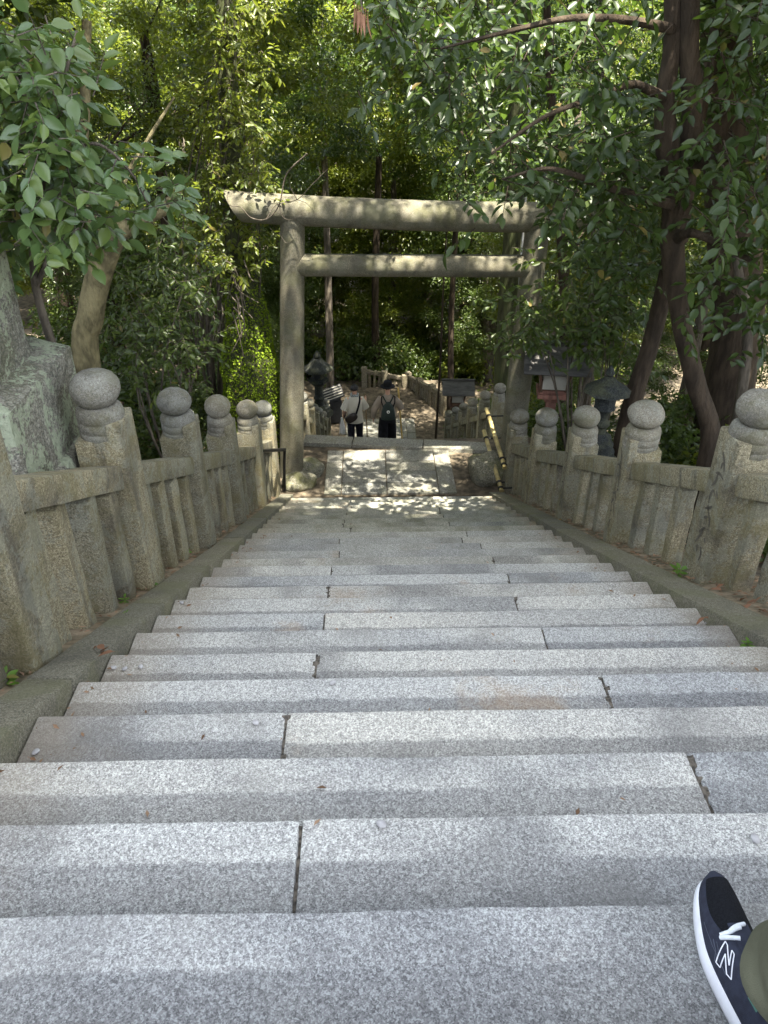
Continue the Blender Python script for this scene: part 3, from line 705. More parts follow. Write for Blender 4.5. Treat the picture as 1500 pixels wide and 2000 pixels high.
TRUNK = [mesh_bm('trunk', trunk_bm(h, r, 40 + i), M[m]) for i, (h, r, m) in enumerate([(6.5, .16, 'barkdark'), (7.5, .13, 'barkgrey'), (6, .2, 'barkdark')])]
def wood_tree(x, y, crowns, label, group, tr=0, s=1.0, z=None, name='leafy_tree'):
    zz = gz(x, y) if z is None else z
    t = empty(name, (x, y, zz), rnd.uniform(0, 6.28), label=label, cat='tree', group=group)
    if tr is not None: o = obj('trunk', TRUNK[tr % 3], t); o.scale = (s, s, s)
    for (cx, cy, cz, k, cs) in crowns:
        o = obj('crown', CROWN[k % 4], t, (cx, cy, cz), (rnd.uniform(-.15, .15), rnd.uniform(-.15, .15), rnd.uniform(0, 6.28))); o.scale = (cs,) * 3
    return t
LB = 'leafy tree of the sunlit wood beyond the gate'; GB = 'trees of the wood beyond the gate'
LL = 'leafy tree of the wood on the bank left of the near stairs'; GL = 'trees on the bank left of the stairs'
LR = 'leafy tree of the wood on the slope right of the near stairs'; GR = 'trees on the slope right of the stairs'
# beyond the gate: rows of trees filling the view from the ground to above the horizon
k = 0
for (y, x0, x1, dx) in ((27.5, -13, 14, 3.4), (33, -17, 17, 4.0), (40, -22, 22, 4.6), (50, -28, 28, 6)):
    x = x0
    while x <= x1:
        xx = x + rnd.uniform(-1, 1); yy = y + rnd.uniform(-1.5, 1.5); s = {27.5: 1.0, 33: 1.15, 40: 1.35, 50: 1.8}[y]
        wood_tree(xx, yy, [(0, 0, 6.2 * s, k, 1.1 * s), (rnd.uniform(-1, 1), rnd.uniform(-1, 1), 9.3 * s, k + 1, 1.05 * s), (rnd.uniform(-1, 1), 0, 2.6 * s, k + 2, .85 * s)], LB, GB, k, s * 1.35)
        k += 1; x += dx
for x, y, s in ((-4.6, 20, .9), (-7.2, 17.5, 1.0), (-5.2, 14.6, .85), (-8.6, 13, 1.0), (-10.5, 19, 1.15), (-6.3, 23.5, 1.1), (-2.9, 24.5, .8), (-11.5, 9, 1.1), (-7.8, 9.3, .9), (-14, 14, 1.2)):
    wood_tree(x, y, [(0, 0, 5.6 * s, k, 1.0 * s)] + ([(rnd.uniform(-.8, .8), rnd.uniform(-.8, .8), 8.4 * s, k + 1, 1.0 * s)] if k % 3 == 0 else []) + ([(.6, -.4, 3.1 * s, k + 2, .6 * s)] if k % 2 else []), LL, GL, k, s * 1.2); k += 1
for x, y, s in ((5.6, 21, 1.0), (8.2, 17, 1.05), (6.4, 13.5, .9), (9.8, 12, 1.0), (12, 18, 1.2), (4.6, 17.2, .8), (7.5, 24.5, 1.1), (11.5, 8, 1.05), (4.2, 24.5, .8), (15, 13, 1.2)):
    wood_tree(x, y, [(0, 0, 6.6 * s, k, 1.0 * s)] + ([(rnd.uniform(-.8, .8), rnd.uniform(-.8, .8), 9.4 * s, k + 1, 1.0 * s)] if k % 3 == 0 else []) + ([(.6, -.4, 3.4 * s, k + 2, .6 * s)] if k % 2 else []), LR, GR, k, s * 1.25); k += 1
# undergrowth: separate bushes on both banks and round the court
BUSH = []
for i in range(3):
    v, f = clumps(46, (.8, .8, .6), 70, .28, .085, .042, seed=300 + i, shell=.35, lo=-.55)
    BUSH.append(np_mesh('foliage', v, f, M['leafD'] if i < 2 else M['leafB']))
def bush(x, y, s, i, label, group, z=None):
    t = empty('bush', (x, y, gz(x, y) if z is None else z), rnd.uniform(0, 6.28), label=label, cat='bush', group=group)
    o = obj('foliage', BUSH[i % 3], t, (0, 0, .45 * s)); o.scale = (s,) * 3
    return t
for i, (x, y, s) in enumerate([(-2.75, 8.4, .8), (-3.7, 8.8, 1.3), (-4.9, 7.4, 1.3), (-2.7, 11.4, 1.0), (-3.0, 13.0, 1.2), (-2.5, 15.0, 1.1), (-2.8, 17.3, 1.3), (-4.3, 11, 1.4), (-5.8, 9.9, 1.6), (-2.7, 19.2, 1.2), (-4.4, 17, 1.5), (-6.2, 6.2, 1.5), (-5.6, 12.6, 1.6)]):
    bush(x, y, s, i, 'dark leafy bush on the bank behind the left fence', 'bushes behind the left fences')
for i, (x, y, s) in enumerate([(4.0, 5.2, .9), (4.9, 6.9, 1.2), (3.4, 8.3, .8), (4.3, 9.8, 1.2), (3.3, 11.6, 1.0), (3.5, 13.4, 1.2), (3.2, 15.4, 1.1), (3.7, 17.6, 1.3), (5.6, 8.6, 1.5), (5.4, 11.4, 1.6), (5.8, 5.2, 1.3), (6.8, 7.0, 1.6), (3.6, 20.6, 1.3), (7.4, 9.8, 1.8)]):
    bush(x, y, s, i, 'leafy bush on the slope behind the right fence', 'bushes behind the right fences')
for i in range(16):
    x = -6 + .9 * i + rnd.uniform(-.4, .4); bush(x, 25.6 + rnd.uniform(-.5, 2.0), rnd.uniform(1.3, 2.1), i, 'leafy bush behind the far end of the lower court', 'bushes behind the lower court')
# crowns that shade the stairs from overhead (their trunks stand outside the picture, beside and behind the camera)
SH = 'tall tree spreading its crown above the top of the stairs'
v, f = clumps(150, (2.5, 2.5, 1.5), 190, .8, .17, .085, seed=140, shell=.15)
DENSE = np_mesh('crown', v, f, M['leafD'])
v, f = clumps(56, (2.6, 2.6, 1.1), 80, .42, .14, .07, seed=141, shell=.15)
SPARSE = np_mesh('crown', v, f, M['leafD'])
for i, (tx, ty, cr) in enumerate((
    (6.8, -3.5, [(3.8, -3.6, 9.4, 1.1), (1.5, -2.4, 10, 1.1), (4.6, -.6, 9, 1.1), (3.0, -1.6, 11.5, 1.1)]),
    (-5.6, -3.0, [(-2.3, -3.2, 9.4, 1.1), (-2.8, -.2, 8.7, 1.1), (.0, -4.4, 10, 1.1), (-.6, -1.4, 11.3, 1.1)]),
    (7.4, 2.2, [(4.8, 1.9, 8.2, 1.1), (2.2, .6, 9.2, 1.1), (5.4, 4.3, 7.6, 1.1), (3.1, .8, 10.3, 1.0)]),
    (-6.2, 2.0, [(-2.3, 2.5, 8.2, 1.1), (.1, 1.6, 9.2, 1.1), (-4.2, 4.2, 7.6, 1.1), (-.5, 3.9, 10.2, .9)]),
    (7.6, 6.2, [(5.4, 4.4, 3.4, 1.1), (6.0, 6.8, 2.6, 1.1), (5.2, 9.0, 3.0, .9), (3.6, 7.2, 6.6, -.9), (1.2, 7.0, 7.4, -.9)]),
    (-6.6, 6.6, [(-4.6, 4.6, 3.6, 1.1), (-4.9, 7.2, 3.0, 1.1), (-3.6, 9.6, 3.4, .8), (-.6, 5.2, 8.6, -.9), (-3.0, 7.0, 6.6, -.9)]),
    (-6.0, 11.6, [(.6, 12.9, 5.6, .95), (-2.4, 12.6, 5.2, .95)]), (7.2, 11.2, [(3.3, 12.9, 5.4, .95), (5.2, 11.4, 4.4, .95)]))):
    t = wood_tree(tx, ty, [], SH if i < 4 else 'tall tree spreading its crown over the landing and the gate', 'tall trees shading the top of the stairs' if i < 4 else 'tall trees shading the gate', i, 1.3, z=gz(tx, ty) if ty > 0 else -.3); t.rotation_euler = (0, 0, 0)
    for j, (cx, cy, cz, cs) in enumerate(cr):
        if i < 4: cx += .145 * 6; cy -= .312 * 6 + .7; cz += 6
        o = obj('crown', SPARSE if cs < 0 or (i < 4 and cy > .5) else DENSE, t, (cx - tx, cy - ty, cz - t.location.z), (0, 0, rnd.uniform(0, 6.28))); o.scale = (abs(cs),) * 3
for i, (tx, ty, cr) in enumerate(((-4.2, 16.2, [(-.6, 14.6, 2.2, .9), (-1.9, 17.5, 1.0, 1.0), (.6, 17.2, 2.8, .9)]), (4.9, 19.2, [(2.6, 18.6, .6, 1.0), (1.3, 20.6, 1.2, 1.0), (3.6, 15.6, 1.6, .9)]), (-3.9, 22.2, [(-1.2, 21.2, .4, 1.0), (.4, 23.0, 1.8, 1.1), (-2.6, 23.2, -.4, .9)]))):
    t = wood_tree(tx, ty, [], 'tree reaching its crown over the far stairs and the lower court', 'trees over the far stairs', i, 1.3); t.rotation_euler = (0, 0, 0)
    for j, (cx, cy, cz, cs) in enumerate(cr):
        o = obj('crown', SPARSE if (i, j) in ((0, 2), (1, 1)) else CROWN[(i + j) % 4], t, (cx - tx, cy - ty, cz - t.location.z), (0, 0, rnd.uniform(0, 6.28))); o.scale = (cs,) * 3

# ------------------------------------------------------------------ near trees with their own limbs
def limb_tree(name, label, base, limbs, mat, group=None, cat='tree', seg=12, wob=.12):
    t = empty(name, base, label=label, cat=cat, group=group); b = bmesh.new()
    for j, (pts, rads) in enumerate(limbs):
        P = spline([(*p, r) for p, r in zip(pts, rads)], 6)
        tube(b, [Vector(p[:3]) - Vector(base) for p in P], [max(.004, p[3]) for p in P], seg if max(rads) > .05 else 6, wob, j)
    obj('trunk', mesh_bm('trunk', b, mat, 60), t); return t
def pts(*l): return [U(*p) for p in l]
def leaf_objects(t, base, C, D, N, scale, meshes, limit=300, name='leaf'):
    """the leaves nearest the camera become single parts, the rest one joined part"""
    order = np.argsort(np.linalg.norm(C - np.array(CAM), axis=1) / scale)
    for i in order[:limit]:
        d = Vector(D[i]).normalized(); n = Vector(N[i]); s = d.cross(n).normalized(); n = s.cross(d)
        Mx = Matrix((s, d, n)).transposed().to_4x4(); Mx.translation = Vector(C[i]) - Vector(base)
        o = bpy.data.objects.new(name, meshes[rnd.randrange(len(meshes))]); o.matrix_local = Mx @ Matrix.Scale(scale[i], 4); link(o, t)
    r = order[limit:]
    if len(r):
        v, f = leaf_cloud(C[r] - np.array(base), D[r], N[r], scale[r] * 1.0, scale[r] * .5, .35, True)
        o = obj('leaves', np_mesh('leaves', v, f, meshes[0].materials[0]), t, kind='stuff')
def sprays(regions, g, per=(5, 9), size=.1, droop=.35):
    """leaves in sprays along little twigs; regions: (list of centres, twigs). Returns C, D, N, scale, twigs"""
    C, D, N, Sc, TW = [], [], [], [], []
    for cen, spread, ntw in regions:
        cen = np.array(cen)
        for _ in range(ntw):
            p = cen + g.normal(size=3) * spread
            ax = g.normal(size=3) * np.array([1, 1, .55]) + np.array([0, -.25, -droop]); ax /= np.linalg.norm(ax)
            k = int(g.integers(*per)); Lt = size * .35 * k
            TW.append((p, p + ax * Lt))
            sd = np.cross(ax, [0, 0, 1.]); sd /= np.linalg.norm(sd) + 1e-6
            for j in range(k):
                q = p + ax * Lt * (j + 1) / k; d = ax * .55 + sd * (1 if j % 2 else -1) * .8 + g.normal(size=3) * .28 + np.array([0, 0, -.25])
                if j == k - 1: d = ax + g.normal(size=3) * .2
                C.append(q); D.append(d); N.append(np.array([0, -.35, 1.]) + g.normal(size=3) * .45); Sc.append(size * g.uniform(.7, 1.2))
    return np.array(C), np.array(D), np.array(N), np.array(Sc), TW
def twigs(t, base, TW, mat, r=.003):
    V, Fq = [], []
    for a, b_ in TW:
        a = np.array(a) - np.array(base); b_ = np.array(b_) - np.array(base); d = b_ - a; s = np.cross(d, [.3, .2, 1]); s /= np.linalg.norm(s) + 1e-9; u = np.cross(s, d); u /= np.linalg.norm(u) + 1e-9
        k = len(V)
        for p, rr in ((a, r * 1.4), (b_, r * .6)): V += [p + s * rr, p - s * rr * .5 + u * rr * .87, p - s * rr * .5 - u * rr * .87]
        for i in range(3): Fq.append((k + i, k + (i + 1) % 3, k + 3 + (i + 1) % 3, k + 3 + i))
    obj('twigs', np_mesh('twigs', V, Fq, mat), t, kind='stuff')
def in_poly(x, y, P):
    c = False; j = len(P) - 1
    for i in range(len(P)):
        if (P[i][1] > y) != (P[j][1] > y) and x < (P[j][0] - P[i][0]) * (y - P[i][1]) / (P[j][1] - P[i][1]) + P[i][0]: c = not c
        j = i
    return c
def poly_regions(P, n, y0, y1, spread, ntw, g):
    x0, x1 = min(p[0] for p in P), max(p[0] for p in P); a, b_ = min(p[1] for p in P), max(p[1] for p in P); out = []
    while len(out) < n:
        x, y = g.uniform(x0, x1), g.uniform(a, b_)
        if in_poly(x, y, P): out.append((tuple(U(x, y, g.uniform(y0, y1))), spread, ntw))
    return out
# left: slender camellia-like shrub hanging in front of the monument
g = np.random.default_rng(5)
base = U(141, 800, 3.75); base.z = gz(base.x, 3.75)
shrub = limb_tree('broadleaf_shrub', 'broadleaf shrub with pale glossy leaves hanging over the left monument', base, [
    (pts((141, 900, 3.75), (133, 760, 3.7), (98, 660, 3.65), (70, 560, 3.55), (62, 470, 3.4)), [.035, .032, .028, .024, .018]),
    (pts((70, 560, 3.55), (95, 500, 3.45), (120, 420, 3.3), (180, 300, 3.2)), [.018, .015, .011, .006]),
    (pts((62, 470, 3.4), (90, 330, 3.2), (120, 180, 3.1), (150, 60, 3.1)), [.018, .013, .009, .005]),
    (pts((90, 330, 3.2), (180, 280, 3.1), (250, 330, 3.1), (290, 400, 3.15)), [.01, .008, .006, .003]),
    (pts((62, 470, 3.4), (20, 400, 3.1), (-30, 330, 2.9)), [.012, .01, .006])], M['barkgrey'], cat='shrub')
PL = [(-60, 70), (50, 75), (115, 115), (170, 190), (180, 235), (225, 305), (270, 405), (240, 425), (180, 445), (105, 490), (50, 475), (-60, 500)]
regs = poly_regions(PL, 130, 2.7, 3.8, .05, 2, g) + poly_regions([(230, 280), (310, 340), (410, 375), (400, 395), (320, 430), (260, 410)], 12, 3.2, 4.2, .05, 2, g) + poly_regions([(-60, 50), (100, 80), (170, 200), (190, 410), (50, 480), (-60, 500)], 60, 3.0, 4.3, .1, 3, g)
C, D, N, Sc, TW = sprays(regs, g, (4, 8), .092)
big = [leaf_mesh_big('leaf', 1, .56, 10 + i, M['leafL']) for i in range(9)]
leaf_objects(shrub, base, C, D, N, Sc, big); twigs(shrub, base, TW, M['barkgrey'])
# right: the dark tree whose boughs hang over the gate
g = np.random.default_rng(6); base = U(1390, 905, 6.6); base.z = gz(base.x, 6.6) - .1
rt = limb_tree('evergreen_oak', 'dark forked evergreen tree hanging its leaves over the right gate pillar', base, [
    ([base] + pts((1388, 860, 6.6), (1362, 760, 6.6), (1335, 650, 6.6), (1320, 560, 6.6), (1313, 470, 6.6)), [.15, .11, .1, .095, .1, .11]),
    (pts((1313, 480, 6.6), (1312, 400, 6.6), (1304, 300, 6.5), (1298, 200, 6.5), (1312, 90, 6.5), (1312, -80, 6.5)), [.115, .09, .1, .085, .075, .06]),
    (pts((1320, 470, 6.6), (1340, 340, 6.55), (1352, 220, 6.5), (1346, 100, 6.45), (1352, -80, 6.4)), [.11, .1, .09, .08, .07]),
    (pts((1300, 195, 6.5), (1270, 178, 6.3), (1230, 165, 6.0), (1150, 195, 5.7), (1060, 230, 5.4), (960, 300, 5.2)), [.055, .042, .03, .022, .015, .008]),
    (pts((1330, 60, 6.5), (1230, 40, 6.2), (1120, 35, 5.8), (1000, 60, 5.5), (860, 95, 5.3)), [.045, .036, .026, .018, .008]),
    (pts((1313, 470, 6.6), (1350, 455, 6.3), (1410, 480, 6.0), (1470, 510, 5.6)), [.06, .04, .03, .02]),
    (pts((1340, 330, 6.5), (1400, 310, 6.2), (1460, 300, 5.7), (1540, 270, 5.3)), [.06, .045, .035, .02]),
    (pts((1312, 400, 6.5), (1200, 370, 6.0), (1080, 330, 5.6), (980, 350, 5.3)), [.05, .035, .02, .008])], M['barkdark'])
regs = []
for P, n, y0, y1, nt_ in [([(700, -40), (1270, -40), (1260, 100), (1000, 120), (720, 60)], 70, 5.4, 8.4, 4), ([(760, 60), (1260, 110), (1270, 330), (1000, 330), (900, 260)], 60, 5.4, 8.4, 4),
                         ([(1400, -20), (1560, -20), (1560, 600), (1440, 560), (1390, 420), (1400, 200)], 60, 4.6, 6.8, 4), ([(900, 270), (1270, 280), (1290, 430), (1150, 460), (1110, 360), (1000, 330)], 62, 5.2, 8.4, 4), ([(1290, 20), (1400, 20), (1400, 420), (1290, 440)], 26, 7.2, 9.0, 4), ([(1280, 240), (1400, 260), (1390, 400), (1280, 380)], 7, 5.2, 6.2, 3),
                         ([(1120, 440), (1290, 420), (1280, 540), (1180, 560)], 20, 6.8, 8.6, 4), ([(1360, 520), (1560, 500), (1560, 680), (1420, 640)], 12, 5, 6.4, 3), ([(955, 340), (1010, 340), (1000, 385), (970, 385)], 3, 5.0, 5.6, 3), ([(720, 40), (930, 90), (940, 220), (800, 160)], 26, 5.6, 8, 4)]:
    regs += poly_regions(P, n, y0, y1, .16, max(1, nt_ - 1), g)
C, D, N, Sc, TW = sprays(regs, g, (5, 9), .12, .65)
bigR = [leaf_mesh_big('leaf', 1, .46, 30 + i, M['leafR']) for i in range(9)]
leaf_objects(rt, base, C, D, N, Sc, bigR); twigs(rt, base, TW, M['barkdark'], .004)
# leaning trunk behind it
base = U(1212, 875, 7.9); base.z = gz(base.x, 7.9) - .1
limb_tree('leaning_tree', 'reddish brown tree trunk leaning right behind the fence beside the bronze lantern', base, [([base] + pts((1232, 800, 7.9), (1262, 700, 7.9), (1286, 610, 7.9), (1302, 540, 7.8), (1330, 380, 7.8), (1370, 200, 7.7), (1400, 40, 7.7)), [.17, .12, .105, .1, .095, .085, .07, .05])], M['barkdark'])
base = U(1450, 700, 11.2); base.z = gz(base.x, 11.2) - .2
ct = limb_tree('old_cedar', 'massive dark rough trunk with hanging ivy behind the forked evergreen', base, [([base] + pts((1440, 640, 11.2), (1428, 420, 11.2), (1420, 200, 11.2), (1415, 0, 11.2), (1412, -200, 11.2)), [.5, .4, .37, .34, .33, .32])], M['barkdark'])
base = U(985, 905, 12.1); base.z = gz(base.x, 12.1) - .2
pt_ = limb_tree('straight_cedar', 'straight dark green trunk with a pale conduit behind the right gate pillar', base, [([base] + pts((984, 760, 12.1), (992, 600, 12.1), (1003, 450, 12.1), (1010, 300, 12.1), (1018, 60, 12.1), (1022, -150, 12.1)), [.24, .19, .17, .165, .16, .15, .14])], M['barkmoss'], wob=.05)
b = bmesh.new(); tube(b, [p - base for p in pts((1000, 790, 11.9), (1008, 650, 11.9), (1018, 500, 11.9), (1028, 380, 11.9), (1038, 100, 11.9))], .017, 6); obj('conduit', mesh_bm('conduit', b, M['conduit']), pt_)
# mossy cone trunk left of the gate
base = U(492, 800, 10.4); base.z = gz(base.x, 10.4) - .1
mt = limb_tree('mossy_tree', 'broad tree foot coated in bright green moss left of the gate', base, [([base] + pts((494, 760, 10.4), (488, 690, 10.4), (480, 610, 10.45), (472, 520, 10.5), (464, 430, 10.6), (452, 300, 10.8), (446, 150, 11.0), (440, -60, 11.2)), [.52, .46, .38, .3, .24, .19, .15, .13, .12])], M['barkmoss'], wob=.2)
tm = [o for o in mt.children][0].data
V = []; g = np.random.default_rng(9); fa = [p for p in tm.polygons if p.center.z < 3.4]
ar = np.array([p.area for p in fa]); pick = g.choice(len(fa), 42000, p=ar / ar.sum()); vc = np.array([v.co[:] for v in tm.vertices])
idx = np.array([list(fa[i].vertices)[:4] for i in pick]); uv = g.random((len(pick), 2, 1)); q4 = vc[idx]
Cm = (q4[:, 0] * (1 - uv[:, 0]) + q4[:, 1] * uv[:, 0]) * (1 - uv[:, 1]) + (q4[:, 3] * (1 - uv[:, 0]) + q4[:, 2] * uv[:, 0]) * uv[:, 1]
Nm = np.array([fa[i].normal[:] for i in pick]); Dm = Nm * .6 + g.normal(size=Nm.shape) * .6
zz = Cm[:, 2]; keep = g.random(len(zz)) < np.clip((3.6 - zz) / 1.2, 0, 1); keep &= (g.random(len(zz)) < .55 + .5 * np.array([noise.noise(Vector(c) * 2.2) for c in Cm]))
Ls = g.uniform(.02, .05, keep.sum()); v, f = leaf_cloud(Cm[keep], Dm[keep], Nm[keep] + .4 * g.normal(size=(keep.sum(), 3)), Ls, Ls * .7)
obj('moss', np_mesh('moss', v, f, M['moss']), mt, kind='stuff')
# yellowish trunk behind the first left post
base = U(168, 745, 6.9); base.z = gz(base.x, 6.9) - .1
limb_tree('pale_trunk_tree', 'yellowish crooked tree trunk behind the first round topped post on the left', base, [([base] + pts((170, 700, 6.9), (176, 620, 6.9), (190, 550, 6.9), (215, 480, 6.8), (250, 440, 6.8), (330, 400, 6.7), (350, 360, 6.7)), [.17, .135, .13, .125, .12, .09, .06, .04]),
    (pts((205, 500, 6.85), (180, 430, 6.9), (160, 330, 7.0), (165, 200, 7.1), (170, 40, 7.2)), [.09, .07, .06, .05, .04]),
    (pts((215, 480, 6.8), (230, 380, 6.9), (290, 270, 7.2), (340, 190, 7.6)), [.05, .03, .02, .01])], M['barkpale'], wob=.2)
# slim dark trunks seen through and beside the gate
for i, (px0, py0, px1, py1, y, r, m) in enumerate([(884, 745, 898, 300, 21.5, .085, 'barkdark'), (852, 800, 866, 560, 19.0, .03, 'barkdark'), (955, 745, 962, 300, 24.5, .14, 'barkgrey'), (938, 740, 950, 320, 26, .13, 'barkdark'), (640, 640, 632, 250, 22, .1, 'barkgrey'), (735, 700, 742, 250, 25, .12, 'barkdark'), (1105, 760, 1080, 250, 13, .09, 'barkdark'), (1150, 800, 1170, 200, 15, .1, 'barkgrey'), (1480, 760, 1440, 520, 9, .07, 'barkgrey')]):
    a, c = U(px0, py0, y), U(px1, py1, y); base = Vector((a.x, a.y, min(a.z, gz(a.x, y)) - .1)); up_ = c + (c - a) * .7
    t = limb_tree('slim_tree', ['slim dark trunk rising behind the far wooden lantern', 'thin bare stem beside the right far fence', 'pale lit trunk right of the far lantern seen under the tie beam', 'dark trunk next to the pale one under the tie beam', 'slim trunk above the dark stone lantern', 'slim dark trunk above the two walkers', 'slim trunk right of the right gate pillar', 'slim trunk above the bronze lantern', 'slim trunk at the right edge behind the forked tree'][i], base,
        [([base, a.lerp(c, .35) + Vector((rnd.uniform(-.1, .1), 0, 0)), c, up_], [r * 1.3, r, r * .8, r * .5])], M[m])
# small leaved shrub over the near wooden lantern, and the fine leaved one above the left fence
def leaf_bush(name, label, base, regs, size, mat, seed, limit=0, per=(5, 9)):
    g = np.random.default_rng(seed); t = empty(name, base, label=label, cat='shrub'); C, D, N, Sc, TW = sprays(regs, g, per, size)
    b = bmesh.new(); branch_net([Vector(r[0]) - Vector(base) for r in regs[::4]], (0, 0, 0), .022, seed, b); obj('stems', mesh_bm('stems', b, M['barkgrey'], 60), t)
    v, f = leaf_cloud(C - np.array(base), D, N, Sc, Sc * .45, .35, True); obj('leaves', np_mesh('leaves', v, f, mat), t, kind='stuff'); twigs(t, base, TW, M['barkgrey'])
g = np.random.default_rng(21)
bs = U(1130, 905, 8.9); bs.z = gz(bs.x, 8.9)
leaf_bush('overhanging_shrub', 'leafy shrub half hiding the roof of the red posted lantern', bs, poly_regions([(990, 600), (1080, 540), (1200, 560), (1250, 640), (1230, 740), (1160, 720), (1140, 680), (1060, 672), (1000, 670)], 45, 8.2, 9.2, .12, 5, g) + poly_regions([(1080, 480), (1280, 470), (1260, 600), (1100, 600)], 30, 8.8, 10.5, .15, 5, g), .12, M['leafD'], 3)
bs = U(320, 760, 8.2); bs.z = gz(bs.x, 8.2)
leaf_bush('fine_leaved_shrub', 'dark fine leaved shrub between the yellowish trunk and the mossy foot', bs, poly_regions([(220, 480), (400, 450), (410, 640), (390, 740), (250, 740), (230, 600)], 62, 7.4, 9.2, .15, 5, g), .095, M['leafD'], 4)
bs = U(400, 640, 11.6); bs.z = gz(bs.x, 11.6)
leaf_bush('hanging_creeper', 'light green creeper hanging beside the left end of the gate top beam', bs, poly_regions([(370, 330), (520, 340), (520, 440), (470, 560), (390, 530)], 60, 9.7, 11.2, .15, 5, g) + poly_regions([(370, -20), (520, -20), (520, 340), (390, 340)], 75, 9.9, 11.4, .18, 5, g), .1, M['leafB'], 5)
# bare vine over the left end of the top beam
def bare(name, label, lines, r, mat, cat='vine'):
    b0 = lines[0][0]; t = None; b = bmesh.new()
    for j, l in enumerate(lines):
        P = spline([tuple(p) for p in l], 5); tube(b, [Vector(p) - b0 for p in P], [r[j] * (1 - .6 * i / len(P)) for i in range(len(P))], 6, .15, j)
    o = obj(name, mesh_bm(name, b, mat, 60), None, b0); props(o, label=label, cat=cat); return o
bare('bare_vine', 'bare twisting vine lying over the left end of the gate top beam', [
    pts((600, 300, 9.4), (560, 340, 9.45), (545, 400, 9.5), (520, 428, 9.55), (490, 425, 9.55), (470, 405, 9.5), (447, 400, 9.55), (444, 375, 9.7)),
    pts((520, 428, 9.55), (540, 400, 9.5), (580, 390, 9.5), (610, 360, 9.4), (640, 330, 9.4)), pts((580, 390, 9.5), (565, 360, 9.5), (570, 340, 9.5)), pts((545, 400, 9.5), (550, 420, 9.5), (565, 430, 9.5), (590, 420, 9.5)),
    pts((580, 390, 9.5), (600, 398, 9.45), (618, 420, 9.45)), pts((610, 360, 9.4), (625, 345, 9.4), (620, 320, 9.4)), pts((545, 455, 9.55), (560, 475, 9.55), (580, 465, 9.55), (590, 490, 9.55))], [.011, .007, .005, .005, .005, .005, .004], M['barkgrey'])
g = np.random.default_rng(31); rootsP = []
for k in range(14):
    x = 395 + g.uniform(0, 90); y = 500 + g.uniform(0, 110); rootsP.append(pts((x, y, 9.9), (x + g.uniform(-25, 30), y + g.uniform(20, 50), 9.85), (x + g.uniform(-40, 50), y + g.uniform(40, 110), 9.9)))
bare('bare_roots', 'tangle of pale bare roots hanging above the mossy tree foot', rootsP, [.012] * 14, M['barkgrey'], 'roots')
# brown dry spray hanging in at the top
b0 = U(705, 5, 3.2); t = empty('dry_spray', b0, label='dry brown spray of needles hanging into the picture at the top', cat='twig')
b = bmesh.new(); tube(b, [(0, 0, .3), (0, .01, .0), (.01, 0, -.04)], .004, 5); obj('stem', mesh_bm('stem', b, M['barkgrey']), t)
for i in range(7): obj('dry_leaf', leaf_mesh_big('dry_leaf', .1, .012, 50 + i, M['dead']), t, (.01 * (i - 3), 0, -.005 * i), (R(-85), 0, R(12 * (i - 3))))

# ------------------------------------------------------------------ leaf litter, weeds, loose leaves and pebbles
g = np.random.default_rng(41); Cs = []
while len(Cs) < 16000:
    x = g.uniform(-9, -1.8) if g.random() < .7 else g.uniform(2.6, 8); y = g.uniform(1, 20); Cs.append((x, y, gz(x, y) + g.uniform(.0, .03)))
Cs = np.array(Cs); n = len(Cs); Ls = g.uniform(.05, .11, n); D = g.normal(size=(n, 3)) * np.array([1, 1, .15]); N = np.array([0, 0, 1.]) + g.normal(size=(n, 3)) * .35
v, f = leaf_cloud(Cs, D, N, Ls, Ls * .45); obj('leaf_litter', np_mesh('leaf_litter', v, f, M['litter']), kind='stuff')
Cs = []
for (x0, x1) in ((-1.85, -1.4), (2.05, 2.55)):
    for _ in range(1300): x = g.uniform(x0, x1); y = g.uniform(.5, 9.1); Cs.append((x, y, prof(y) + .008))
Cs = np.array(Cs); n = len(Cs); Ls = g.uniform(.012, .065, n) ** 1.0; D = g.normal(size=(n, 3)) * np.array([1, 1, .1]); D[:, 2] -= D[:, 1] * .49; N = np.array([0, .45, 1.]) + g.normal(size=(n, 3)) * .3
for _ in range(0): pass
v, f = leaf_cloud(Cs, D, N, Ls, Ls * .4); obj('leaf_crumbs', np_mesh('leaf_crumbs', v, f, M['litter']), kind='stuff')
Cs = []
for _ in range(1000):
    x = XA + .02 + abs(g.normal()) * .09 if g.random() < .55 else XB - .02 - abs(g.normal()) * .09
    if g.random() < .25: x = g.uniform(XA, XB)
    k = int(g.integers(1, NST)); y = k * T - T + .02 + abs(g.normal()) * .06 if g.random() < .6 else g.uniform((k - 1) * T, k * T); Cs.append((x, min(y, k * T - .01), nz(k) + .006))
Cs = np.array(Cs); n = len(Cs); Ls = g.uniform(.008, .035, n); D = g.normal(size=(n, 3)) * np.array([1, 1, .1]); N = np.array([0, 0, 1.]) + g.normal(size=(n, 3)) * .3
v, f = leaf_cloud(Cs, D, N, Ls, Ls * .4); obj('leaf_crumbs', np_mesh('leaf_crumbs', v, f, M['litter']), kind='stuff')
def on_slope(px, py, off=0.03):
    """point where the sight line meets the nosing plane of the upper stairs raised by off"""
    lo, hi = .0, 9.1
    for _ in range(40):
        m = (lo + hi) / 2
        if U(px, py, m).z > prof(m) + off: lo = m
        else: hi = m
    return U(px, py, lo)
dl = [leaf_mesh_big('dry_leaf', 1, .42, 70 + i, M['dead']) for i in range(3)]
